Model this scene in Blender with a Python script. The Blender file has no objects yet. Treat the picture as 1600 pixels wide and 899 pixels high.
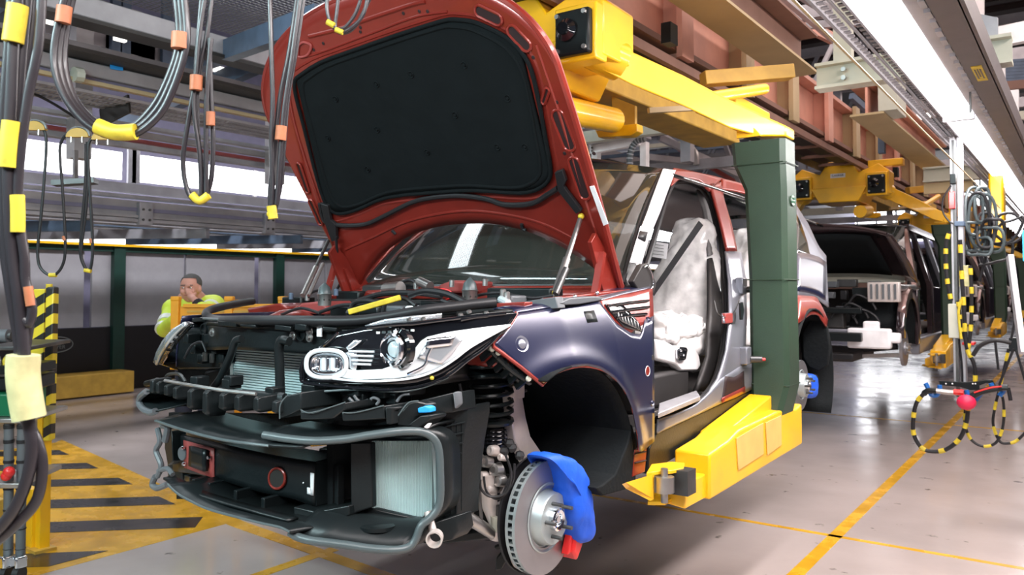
import bpy, bmesh, math, random
from mathutils import Vector, Matrix
random.seed(7)
S = bpy.context.scene
COL = S.collection
# ------------------------------------------------------------------ camera
YAW = math.radians(35.75); PITCH = math.radians(2.0); FPX = 1250.0; EYE = 1.55; HOR = 452.0
SHIFT = -(449.5 + FPX*math.tan(PITCH) - HOR)
cam_d = bpy.data.cameras.new('camera'); cam = bpy.data.objects.new('camera', cam_d); COL.objects.link(cam)
cam_d.sensor_width = 36; cam_d.lens = FPX/1600*36; cam_d.shift_y = SHIFT/1600
cam.location = (0, 0, EYE); cam.rotation_euler = (math.pi/2+PITCH, 0, YAW)
cam_d.clip_end = 200
cam_d.dof.use_dof = True; cam_d.dof.focus_distance = 2.9; cam_d.dof.aperture_fstop = 5.6
S.camera = cam
# ------------------------------------------------------------------ world, lights, exposure
W = bpy.data.worlds.new('world'); S.world = W; W.use_nodes = True
W.node_tree.nodes['Background'].inputs[0].default_value = (.62, .66, .82, 1)
W.node_tree.nodes['Background'].inputs[1].default_value = .20
def area(name, loc, rot, sx, sy, power, col):
    l = bpy.data.lights.new(name, 'AREA'); l.shape = 'RECTANGLE'; l.size = sx; l.size_y = sy; l.energy = power; l.color = col
    o = bpy.data.objects.new(name, l); COL.objects.link(o); o.location = loc; o.rotation_euler = rot; return o
area('key_light_front', (-2.6, -1.3, 3.0), (math.radians(58), 0, math.radians(3)), 2.8, .35, 170, (.72, .97, 1.0))
area('ceiling_light_lane', (-.62, 3.5, 2.55), (0, math.radians(32), 0), .16, 9, 165, (1, .95, .95))
area('ceiling_light_left', (-4.9, 2.0, 4.4), (0, math.radians(-12), 0), .5, 9, 150, (.86, .95, 1.0))
area('ceiling_light_far', (-1.2, 12, 5.2), (0, 0, 0), 4.5, 18, 560, (1, .80, .74))
area('ceiling_light_right', (1.6, 3.0, 4.0), (0, math.radians(22), 0), .5, 9, 360, (1, .88, .84))
area('ceiling_light_wall', (-9.3, 5.5, 4.4), (0, math.radians(12), 0), .6, 8, 300, (.95, .95, 1.0))
S.view_settings.view_transform = 'Standard'; S.view_settings.look = 'None'
S.view_settings.exposure = 0.08; S.view_settings.gamma = 1; S.view_settings.use_curve_mapping = False

# ------------------------------------------------------------------ projection helpers
FWD = Vector((-math.sin(YAW)*math.cos(PITCH), math.cos(YAW)*math.cos(PITCH), math.sin(PITCH)))
RGT = Vector((math.cos(YAW), math.sin(YAW), 0))
UPV = RGT.cross(FWD)
CAM = Vector((0, 0, EYE))
def ray(px, py): return FWD + RGT*((px-800)/FPX) + UPV*(-(py-449.5-SHIFT)/FPX)
def P(px, py, X=None, Y=None, Z=None, d=None):
    r = ray(px, py)
    if X is not None: t = X/r.x
    elif Y is not None: t = Y/r.y
    elif Z is not None: t = (Z-EYE)/r.z
    else: t = d
    return CAM + r*t
def hit(px, py, g, d0=1.2, d1=9, n=160):
    r = ray(px, py); a = d0; ga = g(CAM+r*a)
    for i in range(1, n+1):
        b = d0+(d1-d0)*i/n; gb = g(CAM+r*b)
        if ga*gb <= 0:
            for _ in range(18):
                m = (a+b)/2; gm = g(CAM+r*m)
                if ga*gm <= 0: b = m
                else: a = m; ga = gm
            return CAM+r*((a+b)/2)
        a, ga = b, gb
    return CAM+r*2.8
def interp(tab, x):
    if x <= tab[0][0]: return tab[0][1]
    for (a, b), (c, d) in zip(tab, tab[1:]):
        if x <= c: return b+(d-b)*(x-a)/(c-a)
    return tab[-1][1]
# ------------------------------------------------------------------ materials
M = {}
def mat(name, col, rough=.5, metal=0, coat=0, crough=.06, noise=0, nscale=8, bump=0, bscale=60, emit=None, alpha=1, trans=0, rvar=0, sheen=0, coords='Object', stretch=None):
    m = bpy.data.materials.new(name); m.use_nodes = True; nt = m.node_tree; b = nt.nodes['Principled BSDF']
    b.inputs['Base Color'].default_value = (*col, 1); b.inputs['Roughness'].default_value = rough
    b.inputs['Metallic'].default_value = metal; b.inputs['Coat Weight'].default_value = coat; b.inputs['Coat Roughness'].default_value = crough
    b.inputs['Alpha'].default_value = alpha; b.inputs['Transmission Weight'].default_value = trans
    tc = nt.nodes.new('ShaderNodeTexCoord'); mp = nt.nodes.new('ShaderNodeMapping'); nt.links.new(tc.outputs[coords], mp.inputs[0])
    if stretch: mp.inputs['Scale'].default_value = stretch
    n = nt.nodes.new('ShaderNodeTexNoise'); n.inputs['Scale'].default_value = nscale; n.inputs['Detail'].default_value = 5
    nt.links.new(mp.outputs[0], n.inputs['Vector'])
    nv = noise if noise else .12
    cr = nt.nodes.new('ShaderNodeMapRange'); cr.inputs[1].default_value = .3; cr.inputs[2].default_value = .7
    cr.inputs[3].default_value = 1-nv; cr.inputs[4].default_value = 1+nv*.6
    nt.links.new(n.outputs['Fac'], cr.inputs[0])
    mx = nt.nodes.new('ShaderNodeVectorMath'); mx.operation = 'SCALE'; mx.inputs[0].default_value = col
    nt.links.new(cr.outputs[0], mx.inputs['Scale']); nt.links.new(mx.outputs[0], b.inputs['Base Color'])
    if rvar:
        r = nt.nodes.new('ShaderNodeMapRange'); r.inputs[1].default_value = .3; r.inputs[2].default_value = .7
        r.inputs[3].default_value = max(0, rough-rvar); r.inputs[4].default_value = rough+rvar
        nt.links.new(n.outputs['Fac'], r.inputs[0]); nt.links.new(r.outputs[0], b.inputs['Roughness'])
    if bump:
        n2 = nt.nodes.new('ShaderNodeTexNoise'); n2.inputs['Scale'].default_value = bscale; n2.inputs['Detail'].default_value = 3
        nt.links.new(mp.outputs[0], n2.inputs['Vector'])
        bp = nt.nodes.new('ShaderNodeBump'); bp.inputs['Strength'].default_value = bump; bp.inputs['Distance'].default_value = .01
        nt.links.new(n2.outputs['Fac'], bp.inputs['Height']); nt.links.new(bp.outputs[0], b.inputs['Normal'])
    if emit: b.inputs['Emission Color'].default_value = (*emit[0], 1); b.inputs['Emission Strength'].default_value = emit[1]
    M[name] = m; return m
mat('red_paint', (.235, .024, .016), .30, .2, .35)
mat('dark_red', (.016, .003, .004), .6)
mat('red_dull', (.30, .05, .045), .5)
mat('navy_film', (.014, .018, .055), .30, .4, 1.0, .22, noise=.05)
mat('silver_film', (.24, .25, .29), .35, .5, .2)
mat('liner_black', (.005, .007, .008), .8, bump=.35, bscale=45)
mat('felt_black', (.006, .008, .009), .95, bump=.6, bscale=14)
mat('black_plastic', (.008, .011, .012), .33, noise=.3, bump=.08, bscale=90)
mat('black_satin', (.010, .013, .014), .30)
mat('black_gloss', (.006, .007, .009), .06, coat=1)
mat('rubber', (.018, .018, .02), .42)
mat('hose', (.020, .017, .021), .36, coat=.15)
mat('grey_edge', (.065, .085, .09), .35)
mat('grey_plastic', (.10, .11, .12), .45)
mat('yellow_paint', (.92, .50, .008), .38, coat=.35, noise=.12, nscale=5, rvar=.08)
mat('yellow_dark', (.52, .31, .05), .5, noise=.2)
mat('orange_paint', (.72, .32, .012), .5)
mat('tape_yellow', (.62, .47, .03), .5, noise=.3, nscale=30)
mat('tape_pale', (.50, .47, .24), .55, noise=.25, nscale=25)
mat('tape_orange', (.42, .14, .06), .5, noise=.2, nscale=30)
mat('green_padding', (.020, .046, .026), .5, noise=.2, nscale=4, bump=.1, bscale=200)
mat('white', (.82, .82, .84), .45)
mat('white_tape', (.82, .80, .83), .5)
mat('chrome', (.82, .86, .90), .12, 1)
mat('lamp_silver', (.75, .80, .85), .22, .75, coat=.5)
mat('lamp_white', (.80, .85, .88), .18, .1, coat=1)
mat('steel', (.42, .41, .40), .35, .9, noise=.2)
mat('steel_dark', (.12, .12, .12), .4, .8, noise=.3)
mat('disc_steel', (.36, .36, .38), .36, .85, noise=.06, rvar=.05)
mat('disc_edge', (.40, .46, .47), .4, .6)
mat('alu_cast', (.62, .56, .53), .42, .45, noise=.15, bump=.1, bscale=120)
mat('radiator', (.62, .78, .79), .4, .3)
mat('radiator_dark', (.05, .07, .075), .6)
mat('blue_cloth', (.005, .09, .62), .6, bump=.25, bscale=40)
mat('blue_plastic', (.02, .30, .75), .4)
mat('blue_hook', (.01, .12, .42), .4)
mat('red_plastic', (.65, .02, .02), .35, coat=.3)
mat('pink_plastic', (.75, .02, .08), .45)
mat('glass_dark', (.03, .035, .03), .03, coat=1, alpha=.84)
mat('roof_gloss', (.012, .012, .014), .08, coat=1)
mat('plastic_film', (.86, .84, .83), .2, coat=.8, noise=.25, nscale=14, bump=1.0, bscale=12)
mat('seat_white', (.74, .72, .72), .4)
mat('interior_dark', (.022, .020, .020), .55)
mat('interior_grey', (.20, .19, .19), .6)
mat('galvanised', (.42, .42, .45), .45, .55, noise=.25, nscale=5)
mat('grey_beam', (.36, .345, .36), .5, .2, noise=.25, nscale=3)
mat('blue_steel', (.085, .13, .20), .5, noise=.2)
mat('cream_paint', (.46, .36, .20), .5, noise=.12, nscale=3)
mat('cream_light', (.50, .51, .43), .5, noise=.1)
mat('salmon_paint', (.64, .32, .24), .5, noise=.2, nscale=3)
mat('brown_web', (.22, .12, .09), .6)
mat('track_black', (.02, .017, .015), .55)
mat('duct_grey', (.10, .085, .09), .45)
mat('wall_panel', (.31, .30, .32), .6, noise=.06)
mat('wall_black', (.006, .006, .008), .4)
mat('wall_blue', (.20, .19, .28), .6, noise=.1)
mat('green_steel', (.005, .035, .025), .45)
mat('skin', (.52, .25, .19), .55)
mat('hair_grey', (.09, .085, .085), .9, bump=.5, bscale=150)
mat('hi_vis', (.62, .78, .06), .6, bump=.5, bscale=12)
mat('reflective', (.72, .74, .74), .4)
mat('trouser', (.02, .025, .05), .8)
mat('roof_brown', (.06, .035, .03), .7)
mat('window_glow', (1, 1, 1), .5, emit=((.97, .97, 1.0), 5.0))
mat('strip_glow', (1, 1, 1), .5, emit=((.98, .95, .88), 1.6))
mat('tube_glow', (1, 1, 1), .5, emit=((1, .97, .99), 9.0))
mat('plate_peach', (.74, .46, .13), .45)
mat('screen_blue', (.05, .4, .6), .4, emit=((.1, .6, .9), .8))
mat('mesh_grey', (.17, .16, .17), .5, .3)
mat('bin_green', (.0, .10, .04), .4)
mat('lens', (.55, .65, .68), .05, .2, coat=1)
mat('logo_white', (.62, .66, .60), .5)
mat('logo_green', (.02, .10, .05), .5)
mat('logo_grey', (.16, .17, .17), .5)
mat('brown_car', (.040, .026, .030), .2, .5, .8)
mat('peach_film', (.22, .14, .13), .25, .6, .5)
mat('amber', (.35, .10, .01), .3, coat=.5)
mat('purple_cable', (.15, .06, .35), .4)
for n_, v_ in (('black_satin', .22), ('felt_black', .15), ('liner_black', .2), ('black_plastic', .35), ('rubber', .3)): M[n_].node_tree.nodes['Principled BSDF'].inputs['Specular IOR Level'].default_value = v_
# floor
def floor_mat():
    m = bpy.data.materials.new('painted_floor'); m.use_nodes = True; nt = m.node_tree; b = nt.nodes['Principled BSDF']
    tc = nt.nodes.new('ShaderNodeTexCoord')
    n = nt.nodes.new('ShaderNodeTexNoise'); n.inputs['Scale'].default_value = .9; n.inputs['Detail'].default_value = 6
    nt.links.new(tc.outputs['Object'], n.inputs['Vector'])
    cr = nt.nodes.new('ShaderNodeValToRGB'); cr.color_ramp.elements[0].position = .3; cr.color_ramp.elements[1].position = .72
    cr.color_ramp.elements[0].color = (.36, .31, .295, 1); cr.color_ramp.elements[1].color = (.50, .425, .40, 1)
    nt.links.new(n.outputs['Fac'], cr.inputs[0])
    n3 = nt.nodes.new('ShaderNodeTexNoise'); n3.inputs['Scale'].default_value = 7; n3.inputs['Detail'].default_value = 8
    nt.links.new(tc.outputs['Object'], n3.inputs['Vector'])
    th = nt.nodes.new('ShaderNodeMapRange'); th.inputs[1].default_value = .27; th.inputs[2].default_value = .32; th.inputs[3].default_value = .35; th.inputs[4].default_value = 1
    nt.links.new(n3.outputs['Fac'], th.inputs[0])
    mx = nt.nodes.new('ShaderNodeVectorMath'); mx.operation = 'SCALE'; nt.links.new(cr.outputs[0], mx.inputs[0]); nt.links.new(th.outputs[0], mx.inputs['Scale'])
    nt.links.new(mx.outputs[0], b.inputs['Base Color'])
    r = nt.nodes.new('ShaderNodeMapRange'); r.inputs[1].default_value = .3; r.inputs[2].default_value = .7; r.inputs[3].default_value = .08; r.inputs[4].default_value = .24
    n2 = nt.nodes.new('ShaderNodeTexNoise'); n2.inputs['Scale'].default_value = 2.3; n2.inputs['Detail'].default_value = 8
    nt.links.new(tc.outputs['Object'], n2.inputs['Vector']); nt.links.new(n2.outputs['Fac'], r.inputs[0]); nt.links.new(r.outputs[0], b.inputs['Roughness'])
    bp = nt.nodes.new('ShaderNodeBump'); bp.inputs['Strength'].default_value = .05; bp.inputs['Distance'].default_value = .02
    nt.links.new(n3.outputs['Fac'], bp.inputs['Height']); nt.links.new(bp.outputs[0], b.inputs['Normal'])
    M['floor'] = m
floor_mat()
mat('floor_yellow', (.68, .36, .02), .25, noise=.25, nscale=6, rvar=.1)
mat('floor_black', (.030, .028, .030), .22, noise=.3, nscale=6, rvar=.1)

# ------------------------------------------------------------------ mesh builder
LOC = {}
def link(o, parent=None):
    COL.objects.link(o)
    if parent is not None: o.parent = parent
    return o
def tag(o, label, cat, group=None):
    o['label'] = label; o['category'] = cat
    if group: o['group'] = group
    return o
def thing(name, label, cat, loc=(0, 0, 0), group=None):
    o = bpy.data.objects.new(name, None); link(o); o.location = loc; o.empty_display_size = .1
    LOC[o.name] = Vector(loc); return tag(o, label, cat, group)
def struct(o): o['kind'] = 'structure'; return o
class MB:
    def __init__(s): s.v = []; s.f = []
    def add(s, vs, fs):
        k = len(s.v); s.v += [Vector(p) for p in vs]; s.f += [tuple(i+k for i in f) for f in fs]; return s
    def box(s, x0, x1, y0, y1, z0, z1):
        vs = [(x, y, z) for x in (x0, x1) for y in (y0, y1) for z in (z0, z1)]
        return s.add(vs, [(0, 1, 3, 2), (4, 6, 7, 5), (0, 4, 5, 1), (2, 3, 7, 6), (0, 2, 6, 4), (1, 5, 7, 3)])
    def obox(s, c, ax, ay, az):     # centre and three half-extent vectors
        c, ax, ay, az = map(Vector, (c, ax, ay, az))
        vs = [c+ax*i+ay*j+az*k for i in (-1, 1) for j in (-1, 1) for k in (-1, 1)]
        return s.add(vs, [(0, 1, 3, 2), (4, 6, 7, 5), (0, 4, 5, 1), (2, 3, 7, 6), (0, 2, 6, 4), (1, 5, 7, 3)])
    def bar(s, a, b, w, h, up=(0, 0, 1)):
        a, b, up = Vector(a), Vector(b), Vector(up); d = (b-a); x = d.cross(up).normalized()*w/2; z = x.cross(d).normalized()*h/2
        return s.obox((a+b)/2, d/2, x, z)
    def prism(s, pts, vec):
        n = len(pts); vec = Vector(vec); pts = [Vector(p) for p in pts]
        fs = [tuple(range(n)), tuple(range(2*n-1, n-1, -1))]+[(i, i+n, (i+1) % n+n, (i+1) % n) for i in range(n)]
        return s.add(pts+[p+vec for p in pts], fs)
    def tube(s, pts, r, n=8, closed=False, cap=True):
        pts = [Vector(p) for p in pts]; N = len(pts); rs = r if isinstance(r, (list, tuple)) else [r]*N
        base = len(s.v); up = None
        for i, p in enumerate(pts):
            if closed: t = pts[(i+1) % N]-pts[i-1]
            else: t = pts[min(i+1, N-1)]-pts[max(i-1, 0)]
            if t.length < 1e-9: t = Vector((0, 0, 1))
            t.normalize()
            if up is None: up = t.orthogonal().normalized()
            up = (up-t*up.dot(t))
            if up.length < 1e-6: up = t.orthogonal()
            up.normalize(); bn = t.cross(up)
            for k in range(n):
                a = 2*math.pi*k/n; s.v.append(p+(up*math.cos(a)+bn*math.sin(a))*rs[i])
        for i in range(N if closed else N-1):
            for k in range(n):
                a = base+i*n+k; b = base+i*n+(k+1) % n; j = (i+1) % N
                s.f.append((a, b, base+j*n+(k+1) % n, base+j*n+k))
        if cap and not closed:
            s.f.append(tuple(base+k for k in range(n))[::-1]); s.f.append(tuple(base+(N-1)*n+k for k in range(n)))
        return s
    def cyl(s, a, b, r, n=16, r2=None): return s.tube([a, b], [r, r if r2 is None else r2], n)
    def lathe(s, prof, o, ax, n=32):   # prof: (radius, distance along the axis)
        o, ax = Vector(o), Vector(ax).normalized(); u = ax.orthogonal().normalized(); w = ax.cross(u); base = len(s.v)
        for r, h in prof:
            for k in range(n):
                a = 2*math.pi*k/n; s.v.append(o+ax*h+(u*math.cos(a)+w*math.sin(a))*r)
        for i in range(len(prof)-1):
            for k in range(n): s.f.append((base+i*n+k, base+i*n+(k+1) % n, base+(i+1)*n+(k+1) % n, base+(i+1)*n+k))
        return s
    def sphere(s, c, r, n=12, sc=(1, 1, 1)):
        c = Vector(c); prof = []; base = len(s.v); m = n//2+1
        for i in range(m):
            t = math.pi*i/(m-1)
            for k in range(n):
                a = 2*math.pi*k/n; s.v.append(c+Vector((math.sin(t)*math.cos(a)*r*sc[0], math.sin(t)*math.sin(a)*r*sc[1], math.cos(t)*r*sc[2])))
        for i in range(m-1):
            for k in range(n): s.f.append((base+i*n+k, base+(i+1)*n+k, base+(i+1)*n+(k+1) % n, base+i*n+(k+1) % n))
        return s
    def grid(s, rows):
        base = len(s.v); n = len(rows[0])
        for r in rows: s.v += [Vector(p) for p in r]
        for i in range(len(rows)-1):
            for k in range(n-1): s.f.append((base+i*n+k, base+i*n+k+1, base+(i+1)*n+k+1, base+(i+1)*n+k))
        return s
    def build(s, name, m, parent=None, smooth=False, bevel=0, solid=0, ang=40, sub=0):
        me = bpy.data.meshes.new(name)
        off = Vector((0, 0, 0))
        q = parent
        while q is not None:
            off += LOC.get(q.name, Vector((0, 0, 0))); q = q.parent
        if parent is None and s.v:
            xs = [p.x for p in s.v]; ys = [p.y for p in s.v]; zs = [p.z for p in s.v]
            off = Vector(((min(xs)+max(xs))/2, (min(ys)+max(ys))/2, min(zs)))
        me.from_pydata([tuple(p-off) for p in s.v], [], s.f)
        bm = bmesh.new(); bm.from_mesh(me); bmesh.ops.remove_doubles(bm, verts=bm.verts, dist=1e-5)
        bmesh.ops.recalc_face_normals(bm, faces=bm.faces); bm.to_mesh(me); bm.free()
        o = bpy.data.objects.new(name, me); link(o, parent)
        if parent is None: o.location = off; LOC[o.name] = off
        me.materials.append(M[m] if isinstance(m, str) else m)
        if smooth or bevel or sub:
            me.polygons.foreach_set('use_smooth', [True]*len(me.polygons)); me.set_sharp_from_angle(angle=math.radians(ang))
        if solid:
            k = o.modifiers.new('solid', 'SOLIDIFY'); k.thickness = solid; k.offset = 0
        if bevel:
            k = o.modifiers.new('bevel', 'BEVEL'); k.width = bevel; k.segments = 2; k.limit_method = 'ANGLE'; k.harden_normals = False
        if sub:
            k = o.modifiers.new('sub', 'SUBSURF'); k.levels = sub; k.render_levels = sub
        return o
def resample(pts, n):
    L = [0]
    for a, b in zip(pts, pts[1:]): L.append(L[-1]+math.hypot(*(b[i]-a[i] for i in range(len(a)))))
    out = []
    for k in range(n):
        t = L[-1]*k/(n-1); j = 0
        while j < len(pts)-2 and L[j+1] < t: j += 1
        f = (t-L[j])/max(1e-9, L[j+1]-L[j]); out.append(tuple(pts[j][i]+(pts[j+1][i]-pts[j][i])*f for i in range(len(pts[0]))))
    return out
def smooth_path(pts, n=6):       # Catmull-Rom
    out = []; N = len(pts)
    for i in range(N-1):
        p0, p1, p2, p3 = pts[max(i-1, 0)], pts[i], pts[i+1], pts[min(i+2, N-1)]
        for k in range(n):
            t = k/n
            out.append(tuple(.5*((2*p1[j])+(-p0[j]+p2[j])*t+(2*p0[j]-5*p1[j]+4*p2[j]-p3[j])*t*t+(-p0[j]+3*p1[j]-3*p2[j]+p3[j])*t**3) for j in range(len(p1))))
    out.append(tuple(pts[-1])); return out
def patch(top, bot, g, name, m, parent, nu=24, nv=8, th=.006, d1=9, sm=True):
    T = resample(top, nu); B = resample(bot, nu)
    rows = [[hit(t[0]+(b[0]-t[0])*v/nv, t[1]+(b[1]-t[1])*v/nv, g, d1=d1) for t, b in zip(T, B)] for v in range(nv+1)]
    return MB().grid(rows).build(name, m, parent, smooth=sm, solid=th, ang=60)
def patch2(segs, g, name, m, parent, nv=8, th=.006):
    T, B = [], []
    for t, b, n in segs: T += resample(t, n)[1 if T else 0:]; B += resample(b, n)[1 if B else 0:]
    rows = [[hit(t[0]+(b[0]-t[0])*v/nv, t[1]+(b[1]-t[1])*v/nv, g) for t, b in zip(T, B)] for v in range(nv+1)]
    return MB().grid(rows).build(name, m, parent, smooth=True, solid=th, ang=60)
def slab(pts, th, name, m, parent, bevel=.002, **kw):    # outline on a plane, extruded away by th
    q = [P(x, y, **kw) for x, y in pts]
    v = (0, th, 0) if 'Y' in kw else ((-th, 0, 0) if 'X' in kw else ((0, 0, -th) if 'Z' in kw else tuple(FWD*th)))
    return MB().prism(q, v).build(name, m, parent, bevel=bevel)
def on(pts, g): return [hit(x, y, g) for x, y in pts]
def ptube(pts, r, name, m, parent, g=None, n=8, sm=6, **kw):
    if sm: pts = smooth_path(pts, sm)
    q = on(pts, g) if g else [P(x, y, **kw) for x, y in pts]
    return MB().tube(q, r, n).build(name, m, parent, smooth=True)
def copy_tree(o, off=None, parent=None):
    c = o.copy(); COL.objects.link(c); c.parent = parent
    if off is not None: c.location = o.location+Vector(off)
    LOC[c.name] = Vector(c.location)
    for ch in list(o.children): copy_tree(ch, None, c)
    return c
def text(body, size, loc, xdir, ydir, m, parent, name='lettering', depth=.001):
    cu = bpy.data.curves.new('text', 'FONT'); cu.body = body; cu.size = size; cu.extrude = depth; cu.align_x = 'CENTER'; cu.align_y = 'CENTER'; cu.resolution_u = 3
    t = bpy.data.objects.new('tmp', cu); COL.objects.link(t)
    me = bpy.data.meshes.new_from_object(t.evaluated_get(bpy.context.evaluated_depsgraph_get())); bpy.data.objects.remove(t)
    xd, yd = Vector(xdir).normalized(), Vector(ydir).normalized(); zd = xd.cross(yd)
    off = Vector((0, 0, 0)); q = parent
    while q is not None: off += LOC.get(q.name, Vector((0, 0, 0))); q = q.parent
    l = Vector(loc)-off
    for v in me.vertices: v.co = l+xd*v.co.x+yd*v.co.y+zd*v.co.z
    me.materials.clear(); me.materials.append(M[m]); o = bpy.data.objects.new(name, me); link(o, parent); return o
def oval_logo(c, xd, yd, w, h, mbg, mfg, parent):
    c, xd, yd = Vector(c), Vector(xd).normalized(), Vector(yd).normalized(); n = xd.cross(yd).normalized()
    pts = [c+xd*math.cos(a)*w/2+yd*math.sin(a)*h/2 for a in [2*math.pi*k/40 for k in range(40)]]
    pl = MB().prism(pts, n*.003).build('logo_plate', mbg, parent)
    ring = MB().tube([p+n*.003 for p in pts], h*.035, 6, closed=True).build('logo_ring', mfg, pl, smooth=True)
    text('LAND', h*.36, c+n*.005+yd*h*.17, xd, yd, mfg, pl); text('ROVER', h*.36, c+n*.005-yd*h*.17, xd, yd, mfg, pl)
    return pl

# ================================================================== THE SETTING
fl = struct(MB().box(-13.5, 9, -8, 60, -.1, 0).build('floor', 'floor'))
def stripe(pts, m, h=.0015, name='floor_marking'):
    return MB().prism([Vector((x, y, 0)) for x, y in pts], (0, 0, h)).build(name, m, fl)
stripe([(-1.36, -4), (-1.28, -4), (-1.28, 55), (-1.36, 55)], 'floor_yellow')
stripe([(-3.72, -4), (-3.64, -4), (-3.64, 3.3), (-3.72, 3.3)], 'floor_yellow')
stripe([(-3.6, 5.28), (7, 5.28), (7, 5.325), (-3.6, 5.325)], 'floor_yellow')
stripe([(-3.6, 10.36), (7, 10.36), (7, 10.41), (-3.6, 10.41)], 'floor_yellow', .0016)
stripe([(-8.6, 4.02), (-8.45, 3.86), (-4.6, 3.22), (-3.0, 3.10), (-3.0, 3.19), (-4.6, 3.33)], 'floor_yellow', .0018)
stripe([(-8.5, 3.9), (-8.6, .2), (-4.65, .2), (-4.65, 3.27)], 'floor_yellow', .001, 'hatched_area')
def clip_stripe(c):     # 45 degree band from the left edge to the lane border
    out = []
    for off in (0, -.33):
        a = c+off
        # line y = x*0.93 + a ; enters at left x=xl ; leaves at the border
        xr = -4.74; yb = lambda x: 3.86-.164*(x+8.45)-.05
        xi = (3.86-.164*8.45-.05-a)/(.93+.164)
        xi = min(xi, xr); out.append((xi, .93*xi+a))
    def left(a):
        y = .25; x = (y-a)/.93
        if x < -8.5: x = -8.5; y = .93*x+a
        return (x, y)
    return [out[0], out[1], left(c-.33), left(c)]
for c in (11.25, 10.38, 9.52, 8.62, 7.80, 6.90, 6.05):
    q = clip_stripe(c)
    if q[0][0]-q[3][0] > .1: stripe(q, 'floor_black', .003, 'black_stripe')

# left partition wall
wl = struct(MB().box(-12.25, -12.1, -6, 50, 0, .97).build('wall_left', 'wall_black'))
for y0 in range(-6, 48, 3):
    MB().box(-12.18, -12.12, y0+.06, y0+1.56, .98, 2.12).build('wall_panel', 'wall_panel', wl, bevel=.004)
    MB().box(-12.18, -12.12, y0+1.6, y0+2.94, .98, 2.12).build('wall_panel', 'wall_panel', wl, bevel=.004)
    MB().box(-12.2, -12.02, y0-.06+.4, y0+.12+.4, .0, 2.22).build('wall_column', 'green_steel', wl)
MB().box(-12.2, -12.05, -6, 50, 2.12, 2.2).build('top_rail', 'green_steel', wl)
MB().box(-12.06, -11.98, -6, 50, 2.2, 2.235).build('yellow_rail', 'yellow_paint', wl)
MB().box(-12.04, -11.6, -6, 6.45, .02, .33).build('kick_board', 'yellow_dark', wl, bevel=.01)
MB().box(-12.04, -11.9, 6.9, 12.0, .02, .10).build('kick_board', 'yellow_dark', wl, bevel=.01)
oval_logo(P(88, 539, X=-12.08), (0, 1, 0), (0, 0, 1), .46, .22, 'wall_black', 'logo_grey', wl)
# bright daylight glazing above the wall, and the light strip just above the partition
for i, (y0, y1) in enumerate([(-2.5, 6.18), (6.36, 15.2), (15.4, 26)]):
    w = struct(MB().box(-11.62, -11.55, y0, y1, 3.17, 3.57).build('window_%d' % (i+1), 'window_glow'))
    for k in range(1, 4):
        yy = y0+(y1-y0)*k/4; MB().box(-11.66, -11.62, yy-.03, yy+.03, 3.14, 3.6).build('window_frame', 'grey_beam', w)
w = struct(MB().box(-12.6, -12.5, -6, 40, 2.22, 2.42).build('window_4', 'strip_glow'))
wb = struct(MB().box(-13.5, -13.3, -8, 60, 0, 9.5).build('wall_back_left', 'wall_blue'))
# steel mezzanine deck and gantry between wall and line
def ybeam(px1, pt, pb, X, name, m, parent, dx=.12, y0=-3, y1=22, bevel=0):
    z1 = P(px1, pt, X=X).z; z0 = P(px1, pb, X=X).z
    return MB().box(X-dx, X, y0, y1, min(z0, z1), max(z0, z1)).build(name, m, parent, bevel=bevel)
dk = thing('mezzanine_deck', 'grey steel mezzanine deck running under the bright window band, over the grey partition', 'mezzanine', (-9, 6, 2.1))
ybeam(160, 309, 341, -9, 'edge_beam', 'grey_beam', dk, .1)
ybeam(160, 300, 305, -8.96, 'upper_flange', 'galvanised', dk, .16)
ybeam(160, 320, 326, -8.985, 'dark_groove', 'wall_blue', dk, .02)
ybeam(160, 338, 343, -8.96, 'lower_flange', 'galvanised', dk, .2)
ybeam(160, 282, 297, -9.3, 'fascia', 'cream_light' if False else 'grey_beam', dk, .05)
for k in range(12):
    y = -2+k*1.75; MB().box(-9.0, -8.93, y, y+.16, 2.30, 2.56).build('splice_plate', 'galvanised', dk)
    m_ = MB(); [m_.cyl((-8.93, y+a, b), (-8.915, y+a, b), .015, 6) for a in (.04, .12) for b in (2.36, 2.48)]; m_.build('bolt', 'steel_dark', dk)
for k in range(14):
    y = -2+k*1.5; MB().bar((-11.4, y-.8, 2.26), (-9.1, y+.5, 2.26), .09, .12).build('cross_beam', 'galvanised' if k % 2 else 'blue_steel', dk)
for k in range(5):
    x = -11.3+k*.5; MB().box(x, x+.34, -3, 22, 2.38, 2.41).build('deck_plate', 'blue_steel' if k % 2 else 'grey_beam', dk)
gt = thing('gantry', 'overhead grey steel gantry with cable trays and rails, upper left behind the hoses', 'gantry', (-6, 4, 3.2))
ybeam(110, 20, -14, -6, 'main_beam', 'grey_beam', gt, .1, bevel=.01); ybeam(110, 26, 20, -5.96, 'dark_flange', 'track_black', gt, .2)
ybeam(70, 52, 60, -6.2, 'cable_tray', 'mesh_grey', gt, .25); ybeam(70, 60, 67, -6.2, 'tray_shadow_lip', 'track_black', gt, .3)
ybeam(50, 76, 99, -6.4, 'channel_beam', 'grey_beam', gt, .1, bevel=.01); ybeam(50, 99, 106, -6.45, 'channel_web', 'wall_blue', gt, .1); ybeam(50, 106, 112, -6.38, 'cream_tube', 'cream_paint', gt, .06)
ybeam(50, 165, 171, -7.2, 'pipe_rail', 'galvanised', gt, .1); ybeam(50, 177, 186, -7.3, 'lower_channel', 'grey_beam', gt, .1)
ybeam(50, 191, 197, -7.5, 'red_pipe', 'red_dull', gt, .06); ybeam(50, 199, 208, -7.4, 'light_rail', 'galvanised', gt, .1)
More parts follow.
